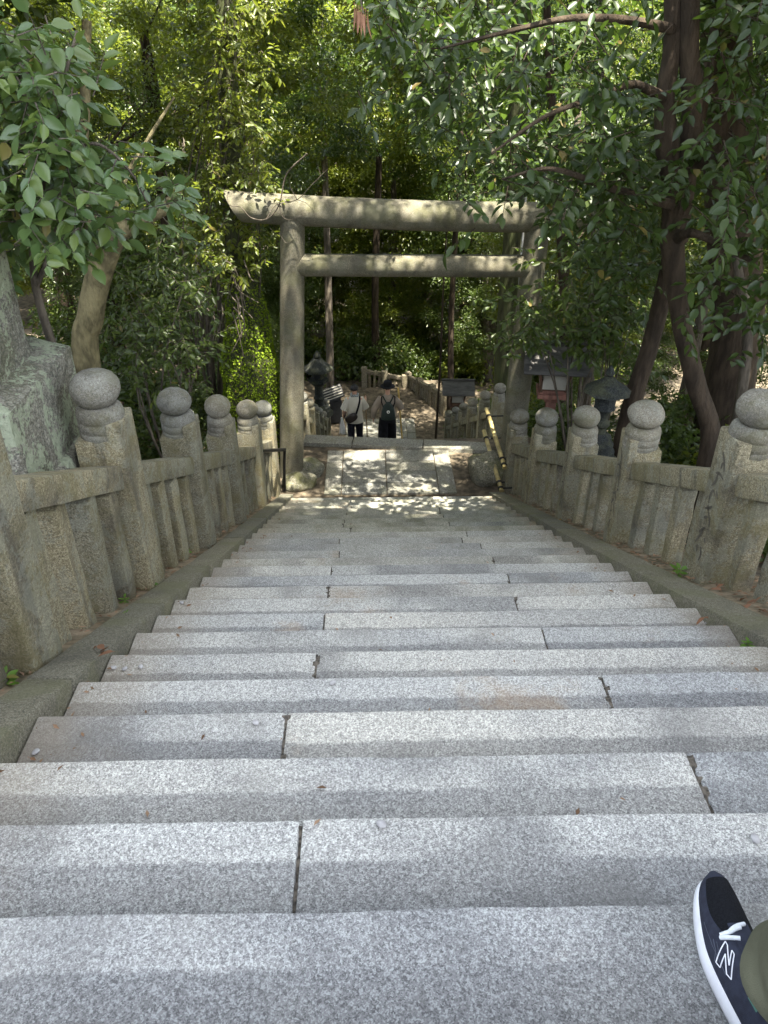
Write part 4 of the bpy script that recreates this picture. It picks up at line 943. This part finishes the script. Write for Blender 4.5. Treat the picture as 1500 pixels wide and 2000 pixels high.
for lab, spots in (('heap of dry pinkish brown leaves on the left kerb', [(190, 1262), (205, 1268), (215, 1262), (200, 1275), (225, 1272)]), ('dry brown leaf standing between two left balusters', [(145, 1200), (150, 1190)]), ('heap of dry red brown leaves at the foot of the nearest right baluster', [(1460, 1170), (1470, 1178), (1480, 1172), (1490, 1165)]),
                   ('brown dry leaves in the corner of the right kerb', [(1385, 1208), (1378, 1204)]), ('dry leaves at the foot of the tall inscribed right post', [(1400, 1148), (1410, 1152), (1415, 1140)])):
    c = on_slope(*spots[0]); t = empty('dry_leaves', c, label=lab, cat='dry leaves')
    for i, s in enumerate(spots):
        p = on_slope(*s, off=.045 + .006 * i); o = obj('dry_leaf', dl[i % 3], t, p - c, (R(-26) + rnd.uniform(-.3, .3), rnd.uniform(-.3, .3), rnd.uniform(-1.2, 1.2) + 1.2)); o.scale = (rnd.uniform(.045, .08),) * 3
wl_ = [leaf_mesh_big('leaf', 1, .5, 90 + i, M['weed']) for i in range(3)]
for lab, px, py, off, nl, sz in (('bright green seedling growing between the left balusters', 205, 1135, .1, 9, .085), ('low green weed at the foot of the first left post', 292, 1140, .03, 12, .05), ('small dark weed on the left footing below the seedling', 243, 1168, .02, 9, .04), ('tiny green weed on the left kerb edge', 247, 1196, .03, 8, .03), ('leafy weed in the lower left corner by the fence', 8, 1320, .03, 16, .06),
                                ('small weed beside a left baluster farther down', 362, 1076, .03, 9, .045), ('yellow green seedling at the foot of the right fence', 1328, 1112, .05, 10, .065), ('small weed in the joint of the right kerb', 1462, 1252, .0, 9, .035), ('single grey green leaf pair between the left balusters', 165, 1085, .3, 3, .09)):
    c = on_slope(px, py, off); t = empty('weed', c, label=lab, cat='weed')
    b = bmesh.new(); tube(b, [(0, 0, -off - .03), (0, 0, 0)], .0025, 5); obj('stem', mesh_bm('stem', b, M['weed']), t)
    for i in range(nl):
        a = i * 2.4; o = obj('leaf', wl_[i % 3], t, (0, 0, -.004 * i), (rnd.uniform(-.3, .55), rnd.uniform(-.3, .3), a)); o.scale = (sz * rnd.uniform(.7, 1.15),) * 3
for i, (px, py) in enumerate([(222, 1305), (244, 1307), (275, 1303), (85, 1395), (70, 1470), (500, 1412), (355, 1178), (1382, 1217), (1475, 1640), (745, 1612), (650, 1335)]):
    c = on_slope(px, py, -.03); b = bmesh.new(); bmesh.ops.create_icosphere(b, subdivisions=2, radius=.011)
    for v in b.verts: v.co.z *= .5; v.co.x *= 1.3; v.co *= 1 + .25 * noise.noise(v.co * 70 + Vector((i, 0, 0)))
    n_ = max(0, math.ceil(c.y / T - .02)); hit = None
    for n_ in range(0, NST):
        zt = nz(n_); d_ = (U(px, py, 3) - CAM); k_ = (zt - CAM.z) / d_.z; p_ = CAM + d_ * k_
        if (n_ - 1) * T - .02 <= p_.y <= n_ * T: hit = p_; break
    c = hit or c
    o = obj('pebble', mesh_bm('pebble', b, M['pebble']), None, c + Vector((0, 0, .004)), (0, 0, i)); props(o, label='small pale pebble lying on a stair tread', cat='pebble', group='pebbles on the stairs')
c = on_slope(1440, 926, .8); o = obj('yellow_leaf', leaf_mesh_big('yellow_leaf', .09, .035, 99, M['yellowleaf']), None, Vector((2.24, 2.62, prof(2.62) + .8)), (R(-26), 0, R(-60))); props(o, label='yellow fallen leaf lying on the nearest right fence rail', cat='leaf')

# ------------------------------------------------------------------ people
def skin_body(name, joints, edges, parent, mat, root='pelvis', sub=2):
    me = bpy.data.meshes.new(name); ks = list(joints); ix = {k: i for i, k in enumerate(ks)}
    me.from_pydata([joints[k][:3] for k in ks], [(ix[a], ix[b_]) for a, b_ in edges], [])
    o = bpy.data.objects.new(name, me); COL.objects.link(o)
    o.modifiers.new('skin', 'SKIN'); sd = me.skin_vertices[0].data
    for k in ks:
        r = joints[k][3]; r = r if isinstance(r, tuple) else (r, r); sd[ix[k]].radius = r; sd[ix[k]].use_root = (k == root)
    s = o.modifiers.new('sub', 'SUBSURF'); s.levels = sub; s.render_levels = sub
    dg = bpy.context.evaluated_depsgraph_get(); dg.update(); m2 = bpy.data.meshes.new_from_object(o.evaluated_get(dg))
    bpy.data.objects.remove(o); m2.name = name; m2.materials.clear(); m2.materials.append(mat); smooth(m2, 80)
    return obj(name, m2, parent)
def rings(bm, R_, seg=20, cap=True):
    """loft of horizontal-ish ellipses: (centre, rx, ry)"""
    out = []
    for (c, rx, ry) in R_:
        out.append([bm.verts.new((c[0] + math.cos(2 * math.pi * k / seg) * rx, c[1] + math.sin(2 * math.pi * k / seg) * ry, c[2])) for k in range(seg)])
    for a, b_ in zip(out, out[1:]):
        for k in range(seg): bm.faces.new((a[k], a[(k + 1) % seg], b_[(k + 1) % seg], b_[k]))
    if cap: bm.faces.new(out[0][::-1]); bm.faces.new(out[-1])
    return bm
def fingers(joints, edges, side, wrist, grip):
    """a palm and five unequal fingers; grip bends them round something held"""
    W = Vector(joints[wrist][:3]); h = side
    f0 = Vector((0, .25, -.97)) if not grip else Vector((0, .8, -.1)); f0.normalize(); ac = Vector((0, 1, 0)) if not grip else Vector((0, .1, 1))
    pk = 'palm' + h; joints[pk] = (*(W + f0 * .055), (.036, .02)); edges.append((wrist, pk))
    for i, (o_, L) in enumerate(((.028, .066), (.01, .074), (-.009, .07), (-.027, .055))):
        k0 = pk; p = W + f0 * .085 + ac * o_
        sg = 1 if h == 'L' else -1; cv = Vector((-sg * .75, 0, 0)) if grip else Vector((sg * -.15, 0, 0))
        for j in range(3):
            kk = f'f{h}{i}{j}'; joints[kk] = (*p, .0095 - .0012 * j); edges.append((k0, kk)); k0 = kk
            dd = (f0 + cv * (j * .9)).normalized(); p = p + dd * L / 2
    k0 = pk; p = W + f0 * .03 + ac * .045
    for j in range(2):
        kk = f't{h}{j}'; joints[kk] = (*p, .0105 - .001 * j); edges.append((k0, kk)); k0 = kk; p = p + (f0 * .8 + ac * .4).normalized() * .035
def person(label, loc, rz, spec):
    s = spec; t = empty('person', loc, rz, label=label, cat='person'); H = s.get('h', 1.0)
    hipz = .9; J = {'pelvis': (0, 0, hipz, (.13, .1)), 'waist': (0, .0, 1.06, (.12, .085)), 'chest': (0, -.005, 1.27, (.145, .1)), 'neckbase': (0, 0, 1.42, .06), 'neck': (0, .012, 1.5, .05), 'jaw': (0, .025, 1.555, (.06, .072)), 'skull': (0, .02, 1.63, (.075, .09)), 'crown': (0, .012, 1.69, (.055, .066)), 'nose': (0, .107, 1.6, .012)}
    E_ = [('pelvis', 'waist'), ('waist', 'chest'), ('chest', 'neckbase'), ('neckbase', 'neck'), ('neck', 'jaw'), ('jaw', 'skull'), ('skull', 'crown'), ('skull', 'nose')]
    for sd, sx in (('L', -1), ('R', 1)):
        fx, fy, fz = s['foot' + sd]; kn = s.get('knee' + sd, (sx * .095 + (fx - sx * .095) * .5, fy * .5 + .05, .5 + fz * .5))
        J['hip' + sd] = (sx * .09, 0, hipz - .04, .088); J['knee' + sd] = (*kn, .058); J['calf' + sd] = (kn[0] * .55 + fx * .45, kn[1] * .5 + fy * .5 - .02, kn[2] * .5 + (fz + .08) * .5 + .03, .052); J['ankle' + sd] = (fx, fy, fz + .085, .036); J['toe' + sd] = (fx + sx * .02, fy + .15, fz + .03, (.04, .022)); J['heel' + sd] = (fx, fy - .045, fz + .035, .032)
        E_ += [('pelvis', 'hip' + sd), ('hip' + sd, 'knee' + sd), ('knee' + sd, 'calf' + sd), ('calf' + sd, 'ankle' + sd), ('ankle' + sd, 'toe' + sd), ('ankle' + sd, 'heel' + sd)]
        el, wr = s['arm' + sd]; J['sho' + sd] = (sx * .17, -.01, 1.375, .056); J['elb' + sd] = (*el, .04); J['wri' + sd] = (*wr, .026)
        E_ += [('chest', 'sho' + sd), ('sho' + sd, 'elb' + sd), ('elb' + sd, 'wri' + sd)]
        fingers(J, E_, sd, 'wri' + sd, s.get('grip' + sd, False))
        J['ear' + sd] = (sx * .078, .005, 1.605, .014); E_.append(('skull', 'ear' + sd))
    skin_body('body', J, E_, t, M['skin'])
    for sx in (-1, 1):
        b = bmesh.new(); bmesh.ops.create_icosphere(b, subdivisions=2, radius=.011); obj('eye', mesh_bm('eye', b, M['white']), t, (sx * .03, .1, 1.625))
    # trousers
    b = bmesh.new(); tw = s.get('tw', .085); tn = s.get('tn', 18)
    rings(b, [((0, 0, hipz - .12), .165, .12), ((0, 0, hipz), .17, .125), ((0, 0, 1.02), .155, .115), ((0, 0, 1.06), .15, .11)], 20)
    for sd, sx in (('L', -1), ('R', 1)):
        fx, fy, fz = s['foot' + sd]; kn = J['knee' + sd]
        P = spline([(sx * .085, 0, hipz - .02, .105), (*kn[:3], tw), (*J['calf' + sd][:3], tw * .98), (fx + s.get('cuffx', 0), fy - .005 + s.get('cuffy', 0), fz + s.get('hem', .09), tw * s.get('flare', .95))], 5 if tn < 30 else 16)
        tube(b, [p[:3] for p in P], [p[3] for p in P], tn, .07, sx + 3)
    if tn > 30:
        b.normal_update()
        for v in b.verts:
            q = v.co; fo_ = math.sin(q.z * 46 + 5 * noise.noise(q * 6) + q.x * 22) * .5 + noise.noise(Vector((q.x * 9, q.y * 9, q.z * 24))) * 1.1
            v.co = v.co + v.normal * fo_ * .011 * (1 if q.z > .13 else .45)
    obj('trousers', mesh_bm('trousers', b, M[s['tm']], 60), t)
    # shirt
    b = bmesh.new(); sl_ = s.get('sleeve', .6); hem = s.get('shirthem', .86)
    rings(b, [((0, -.005, hem), .2, .15), ((0, -.005, hem + .1), .195, .145), ((0, -.005, 1.08), .18, .13), ((0, -.01, 1.26), .195, .132), ((0, -.012, 1.36), .19, .115), ((0, -.008, 1.425), .12, .085), ((0, .0, 1.46), .068, .068)], 26)
    for sd, sx in (('L', -1), ('R', 1)):
        a, el, wr = Vector((sx * .14, -.01, 1.375)), Vector(J['elb' + sd][:3]), Vector(J['wri' + sd][:3])
        Q = [a, a.lerp(el, .5), el, el.lerp(wr, .5), wr.lerp(el, .06)]; rr = [.078, .084, .078, .066, .056]
        m_ = 3 if sl_ < .8 else 5; tube(b, Q[:m_], rr[:m_] if m_ == 5 else [.078, .088, .094], 16, .06, sx)
    rough(b, .008, 9, 3)
    obj('shirt', mesh_bm('shirt', b, M[s['sm']], 60), t)
    # hair and shoes
    b = bmesh.new(); bmesh.ops.create_icosphere(b, subdivisions=3, radius=1)
    bmesh.ops.delete(b, geom=[v for v in b.verts if v.co.z < -.45 or (v.co.y > .45 and v.co.z < .35)], context='VERTS')
    for v in b.verts: v.co = Vector((v.co.x * .092, v.co.y * .107 + .012, v.co.z * .105 + 1.633)) * 1; v.co += v.co.normalized() * 0
    rough(b, .012, 25, 2); obj('hair', mesh_bm('hair', b, M['hair'], 60), t)
    if s.get('hat'):
        b = lathe(bmesh.new(), [(.17, 0), (.165, .012), (.1, .02), (.1, .09), (.085, .13), (.03, .145)], 20, (0, .01, 1.645)); obj('hat', mesh_bm('hat', b, M['blackcloth'], 50), t)
    if s.get('scarf'):
        b = bmesh.new(); tube(b, [(math.cos(a) * .078, .005 + math.sin(a) * .078, 1.475 + .012 * math.sin(3 * a)) for a in [i * math.pi / 8 for i in range(17)]], .03, 8, .2, 2); obj('scarf', mesh_bm('scarf', b, M['scarf'], 60), t)
    for sd in s.get('shoes', 'LR'):
        fx, fy, fz = s['foot' + sd]; b = bmesh.new()
        rings(b, [((fx, fy + .04, fz), .05, .14), ((fx, fy + .04, fz + .03), .05, .14), ((fx, fy + .03, fz + .06), .044, .115), ((fx, fy - .01, fz + .1), .04, .06)], 14); obj('shoe', mesh_bm('shoe', b, M['blackcloth'], 60), t)
    return t
def tread(y): 
    n = math.floor((y - .02 - YE) / T); return ZL - RLO * (n + 1)
# walker with the white shirt
y1 = 15.75; p1 = Vector((U(693, 800, y1).x, y1, tread(y1)))
person('person in an off white short sleeved shirt and dark trousers walking down with a stick', p1, 0, dict(footL=(-.1, -.08, .0), footR=(.1, .26, -.178), kneeR=(.1, .24, .36), armL=((-.25, -.03, 1.12), (-.27, .05, .88)), armR=((.25, .05, 1.13), (.25, .24, 1.27)), gripR=True, gripL=True, tm='navycloth', sm='offwhite', sleeve=.5, shirthem=.8, scarf=True, tw=.082))
def stick(label, p, q, mat, r=.014):
    p, q = Vector(p), Vector(q); b = bmesh.new(); n = 6; tube(b, [(q - p) * i / n for i in range(n + 1)], [r * (.8 + .3 * i / n) for i in range(n + 1)], 8, .05); o = obj('walking_stick', mesh_bm('walking_stick', b, M[mat], 60), None, p); props(o, label=label, cat='walking stick')
stick('brown walking stick in the right hand of the white shirted walker', p1 + Vector((.3, .36, -.19)), p1 + Vector((.245, .32, 1.36)), 'stick')
# sling bag on his back
c = p1 + Vector((-.08, -.19, .97)); t = empty('sling_bag', c, label='dark brown sling bag slung across the white shirt', cat='bag')
b = bmesh.new(); bmesh.ops.create_icosphere(b, subdivisions=3, radius=1)
for v in b.verts: v.co = Vector((math.copysign(abs(v.co.x) ** .8, v.co.x) * .16, v.co.y * .065, math.copysign(abs(v.co.z) ** .8, v.co.z) * .105))
obj('pouch', mesh_bm('pouch', b, M['leather'], 60), t, (0, 0, 0), (0, R(-35), 0))
b = bmesh.new(); tube(b, [Vector(q_) for q_ in spline([(.1, 0, .06), (.16, .02, .25), (.2, .07, .4), (.2, .16, .47)], 4)], .022, 8, flat=((0, 1, 0), .3)); tube(b, [(-.12, 0, -.06), (-.16, .12, -.02), (-.13, .3, .0)], .02, 8); obj('strap', mesh_bm('strap', b, M['blackcloth'], 60), t)
b = bmesh.new(); n = 7
q = p1 + Vector((-.31, .06, .8))
rings(b, [((0, 0, -.36), .075, .03), ((.005, 0, -.3), .08, .035), ((0, 0, -.15), .06, .03), ((0, 0, 0), .025, .022), ((0, 0, .07), .035, .025)], 14); rough(b, .01, 14, 5)
o = obj('towel', mesh_bm('towel', b, M['white'], 60), None, q); props(o, label='white towel hanging from the left hand of the white shirted walker', cat='towel')
# walker with the backpack
y2 = 15.4; p2 = Vector((U(757, 800, y2).x, y2, tread(y2)))
person('person in a dark hat, beige long sleeves and wide black trousers walking down', p2, 0, dict(footL=(-.12, -.1, .02), footR=(.1, .24, -.178), kneeR=(.1, .24, .36), armL=((-.3, -.04, 1.12), (-.33, .04, .86)), armR=((.3, .02, 1.13), (.27, .2, 1.2)), gripR=True, tm='blackcloth', sm='beige', sleeve=1, shirthem=.92, hat=True, tw=.115, flare=1.15, hem=.12))
stick('yellow walking stick in the right hand of the walker with the backpack', p2 + Vector((.4, .33, -.35)), p2 + Vector((.25, .26, 1.5)), 'goldstick', .02)
c = p2 + Vector((.01, -.19, 1.14)); t = empty('backpack', c, label='dark green backpack with a round white badge on the second walker', cat='backpack')
b = bmesh.new(); rings(b, [((0, 0, -.22), .155, .07), ((0, 0, -.17), .165, .085), ((0, 0, -.02), .15, .08), ((0, 0, .12), .11, .065), ((0, .01, .19), .05, .04)], 20); rough(b, .008, 9, 4); obj('sack', mesh_bm('sack', b, M['greenbag'], 60), t)
b = lathe(bmesh.new(), [(.035, 0), (.035, .008)], 20); obj('badge', mesh_bm('badge', b, M['white']), t, (0, -.082, .0), (R(90), 0, 0))
b = lathe(bmesh.new(), [(.016, 0), (.016, .006)], 16); obj('badge_dot', mesh_bm('badge_dot', b, M['greenbag']), t, (0, -.089, .0), (R(90), 0, 0))
for sx in (-1, 1):
    b = bmesh.new(); tube(b, [(sx * .03, 0, .17), (sx * .09, .03, .27), (sx * .12, .1, .31), (sx * .12, .2, .27)], .014, 6); obj('strap', mesh_bm('strap', b, M['greenbag'], 60), t)
    b = bmesh.new(); tube(b, [(sx * .1, 0, .05), (sx * .15, .0, .2), (sx * .15, .08, .3), (sx * .14, .2, .26)], .014, 6); obj('strap', mesh_bm('strap', b, M['blackcloth'], 60), t)

# ------------------------------------------------------------------ the person at the right edge, of whom only a foot shows
pf = Vector((.84, -.3, 0))
fo = Vector((.683, -.225, 0))              # ankle of the visible foot
ft = fo - pf
pr = person('person standing at the right edge, in view only a foot and an olive trouser leg', pf, 0, dict(footL=(ft.x, ft.y, 0.0), footR=(.14, ft.y - .02, 0.0), kneeL=(-.05, .0, .5), armL=((-.25, -.06, 1.1), (-.26, .02, .88)), armR=((.25, -.06, 1.1), (.26, .02, .88)), tm='olive', sm='blackcloth', sleeve=.5, tw=.088, flare=1.18, hem=.135, cuffx=.056, cuffy=-.004, tn=44, shoes='R'))
sk = empty('sneaker', fo, label='navy sneaker with a white sole and an outlined N on the stair edge', cat='shoe')
# outline of the sole (x across, y along), toe forward; l = left border, r = right border
OUT = [(-.285, .0, .0), (-.28, -.022, .022), (-.262, -.034, .036), (-.22, -.04, .042), (-.16, -.037, .042), (-.1, -.04, .045), (-.04, -.05, .049), (0.01, -.057, .052), (.05, -.059, .052), (.09, -.054, .049), (.13, -.045, .045), (.162, -.034, .04), (.184, -.021, .035), (.196, -.009, .027), (.2, .0, .018)]
TOEY = .255
def sole_pts(z, k=0.0, n=40):
    Lb = spline([(a, l) for a, l, r in OUT], 3); Rb = spline([(a, r) for a, l, r in OUT], 3)
    return [(p[1] + k * (1 if p[1] < .005 else -1), p[0] + .0, z) for p in Lb], [(p[1] - k, p[0], z) for p in Rb]
YO = .05                                   # the outline runs from heel (-.285) to toe (.2); shift so that the ankle is at 0
def outline(z, k):
    l, r = sole_pts(z)
    pts_ = [Vector(p) for p in l] + [Vector(p) for p in r[::-1]]
    c = Vector((.0, -.04, z)); out = []
    for p in pts_:
        d = Vector((p.x - .002, 0, 0)); ln = abs(d.x)
        f = max(0, 1 - k / max(ln, .012)) if ln > 1e-4 else 0
        yk = 1 - k / .24
        out.append(Vector((.002 + d.x * f, -.0425 + (p.y + .0425) * yk + YO, z)))
    return out
b = bmesh.new(); prev = None
for z, k in ((.001, .006), (.006, .001), (.02, -.002), (.032, .0), (.04, .004), (.042, .013)):
    ring = [b.verts.new(p + Vector((0, 0, .012 * sstep(.1, .25, p.y) + .006 * sstep(-.05, -.24, p.y) if z > .01 else .006 * sstep(.16, .25, p.y)))) for p in outline(z, k)]
    if prev:
        for i in range(len(ring)): b.faces.new((prev[i], prev[(i + 1) % len(ring)], ring[(i + 1) % len(ring)], ring[i]))
    else: b.faces.new(ring[::-1])
    prev = ring
b.faces.new(prev); bmesh.ops.recalc_face_normals(b, faces=b.faces[:])
obj('sole', mesh_bm('sole', b, M['sole'], 50), sk)
# upper: cross sections along the foot; height profile
NS = 26; NA = 19
SL = spline([(a, l, r) for a, l, r in OUT], 4); SLA = np.array(SL)
def borders(y): return np.interp(y, SLA[:, 0], SLA[:, 1]), np.interp(y, SLA[:, 0], SLA[:, 2])
def hgt(y): return float(np.interp(y, [-.285, -.26, -.2, -.12, -.06, 0, .05, .1, .15, .18, .2], [.075, .1, .1, .098, .092, .078, .064, .054, .046, .038, .024]))
def surf(y, a, lift=0.0):
    """a from 0 (left border) to 1 (right border)"""
    l, r = borders(y); cx, hw = (l + r) / 2, (r - l) / 2 * .9; th = math.pi * (1 - a); H_ = hgt(y)
    x = cx + hw * math.copysign(abs(math.cos(th)) ** .78, math.cos(th)) * (1 - .18 * math.sin(th) * min(1, H_ / .09)); z = .034 + .012 * sstep(.05, .2, y) + H_ * math.sin(th) ** .8
    p = Vector((x, y + YO, z))
    if lift:
        q1, q2 = surf(y + .004, a), surf(y, min(1, a + .02)); q3, q4 = surf(y - .004, a), surf(y, max(0, a - .02)); nn = (q1 - q3).cross(q4 - q2)
        nn = -nn if nn.z < 0 and a > .03 and a < .97 else nn
        if nn.length > 1e-9:
            nn.normalize(); o_ = p - Vector((cx, y + YO, .03))
            if nn.dot(o_) < 0: nn = -nn
            p = p + nn * lift
    return p
def patch(name, ya, yb, fa, fb, mat, lift, ny=14, na=12, parent=None):
    b = bmesh.new(); g_ = []
    for i in range(ny + 1):
        row = []
        for j in range(na + 1):
            u_, v_ = i / ny, j / na; y = ya + (yb - ya) * u_; a0, a1 = fa(u_), fb(u_); row.append(b.verts.new(surf(y, a0 + (a1 - a0) * v_, lift)))
        g_.append(row)
    for r0, r1 in zip(g_, g_[1:]):
        for j in range(na): b.faces.new((r0[j], r0[j + 1], r1[j + 1], r1[j]))
    bmesh.ops.remove_doubles(b, verts=b.verts[:], dist=1e-5); bmesh.ops.recalc_face_normals(b, faces=b.faces[:])
    return obj(name, mesh_bm(name, b, mat, 60), parent or sk)
patch('upper', -.283, .199, lambda u: 0, lambda u: 1, M['shoe'], 0, 44, 26)
GRID = [(y_, a_, surf(y_, a_)) for y_ in np.arange(-.12, .19, .004) for a_ in np.arange(.04, .96, .015)]
def proj(p):
    d = p + fo - CAM; return 750 + F * d.dot(RT) / d.dot(FW), 1000 - F * d.dot(UPV) / d.dot(FW)
GP = np.array([proj(q[2]) for q in GRID])
def find(px, py):                          # place on the upper seen at this spot of the photograph
    k = int(np.argmin((GP[:, 0] - px) ** 2 + (GP[:, 1] - py) ** 2)); return GRID[k][0], GRID[k][1]
def on_upper(path, lift, n=4):
    out = []; Q = [find(*p) for p in path]
    for (ya, aa), (yb, ab) in zip(Q, Q[1:]): out += [surf(ya + (yb - ya) * j / n, aa + (ab - aa) * j / n, lift) for j in range(n)]
    out.append(surf(*Q[-1], lift)); return out
patch('toe_box', .052, .176, lambda u: .27 + .1 * (1 - u) ** 3 - .05 * math.sin(u * 3.1), lambda u: .8 + .1 * math.sin(u * 2.2), M['shoetoe'], .0016, 20, 14)
patch('tongue', -.03, .075, lambda u: .42, lambda u: .64, M['shoe'], .004, 8, 6)
for pa in (((1409, 1833), (1430, 1836), (1446, 1837)), ((1410, 1828), (1428, 1822), (1445, 1816)), ((1425, 1826), (1440, 1812), (1452, 1808))):
    b = bmesh.new(); tube(b, on_upper(pa, .005), .0042, 8); obj('lace', mesh_bm('lace', b, M['lace'], 60), sk)
for pa in (((1376, 1800), (1388, 1835), (1402, 1868), (1420, 1906)), ((1394, 1836), (1398, 1856), (1396, 1876)), ((1399, 1838), (1403, 1856), (1400, 1874))):
    b = bmesh.new(); tube(b, on_upper(pa, .0007), .0006, 5); obj('stitching', mesh_bm('stitching', b, M['stitch'], 60), sk)
NP = [(1417.5, 1839), (1423, 1847), (1424, 1885), (1430, 1857), (1435, 1865), (1428, 1913), (1420, 1903), (1417, 1862), (1408, 1890), (1400, 1880), (1417.5, 1839)]
b = bmesh.new()
for p_, q_ in zip(NP, NP[1:]): tube(b, on_upper((p_, q_), .0016, 5), .0011, 6)
obj('letter_outline', mesh_bm('letter_outline', b, M['sole'], 60), sk)
patch('heel_tag', -.08, -.055, lambda u: .2, lambda u: .36, M['greentag'], .002, 2, 3)
patch('tag_mark', -.073, -.062, lambda u: .25, lambda u: .31, M['white'], .0035, 2, 2)
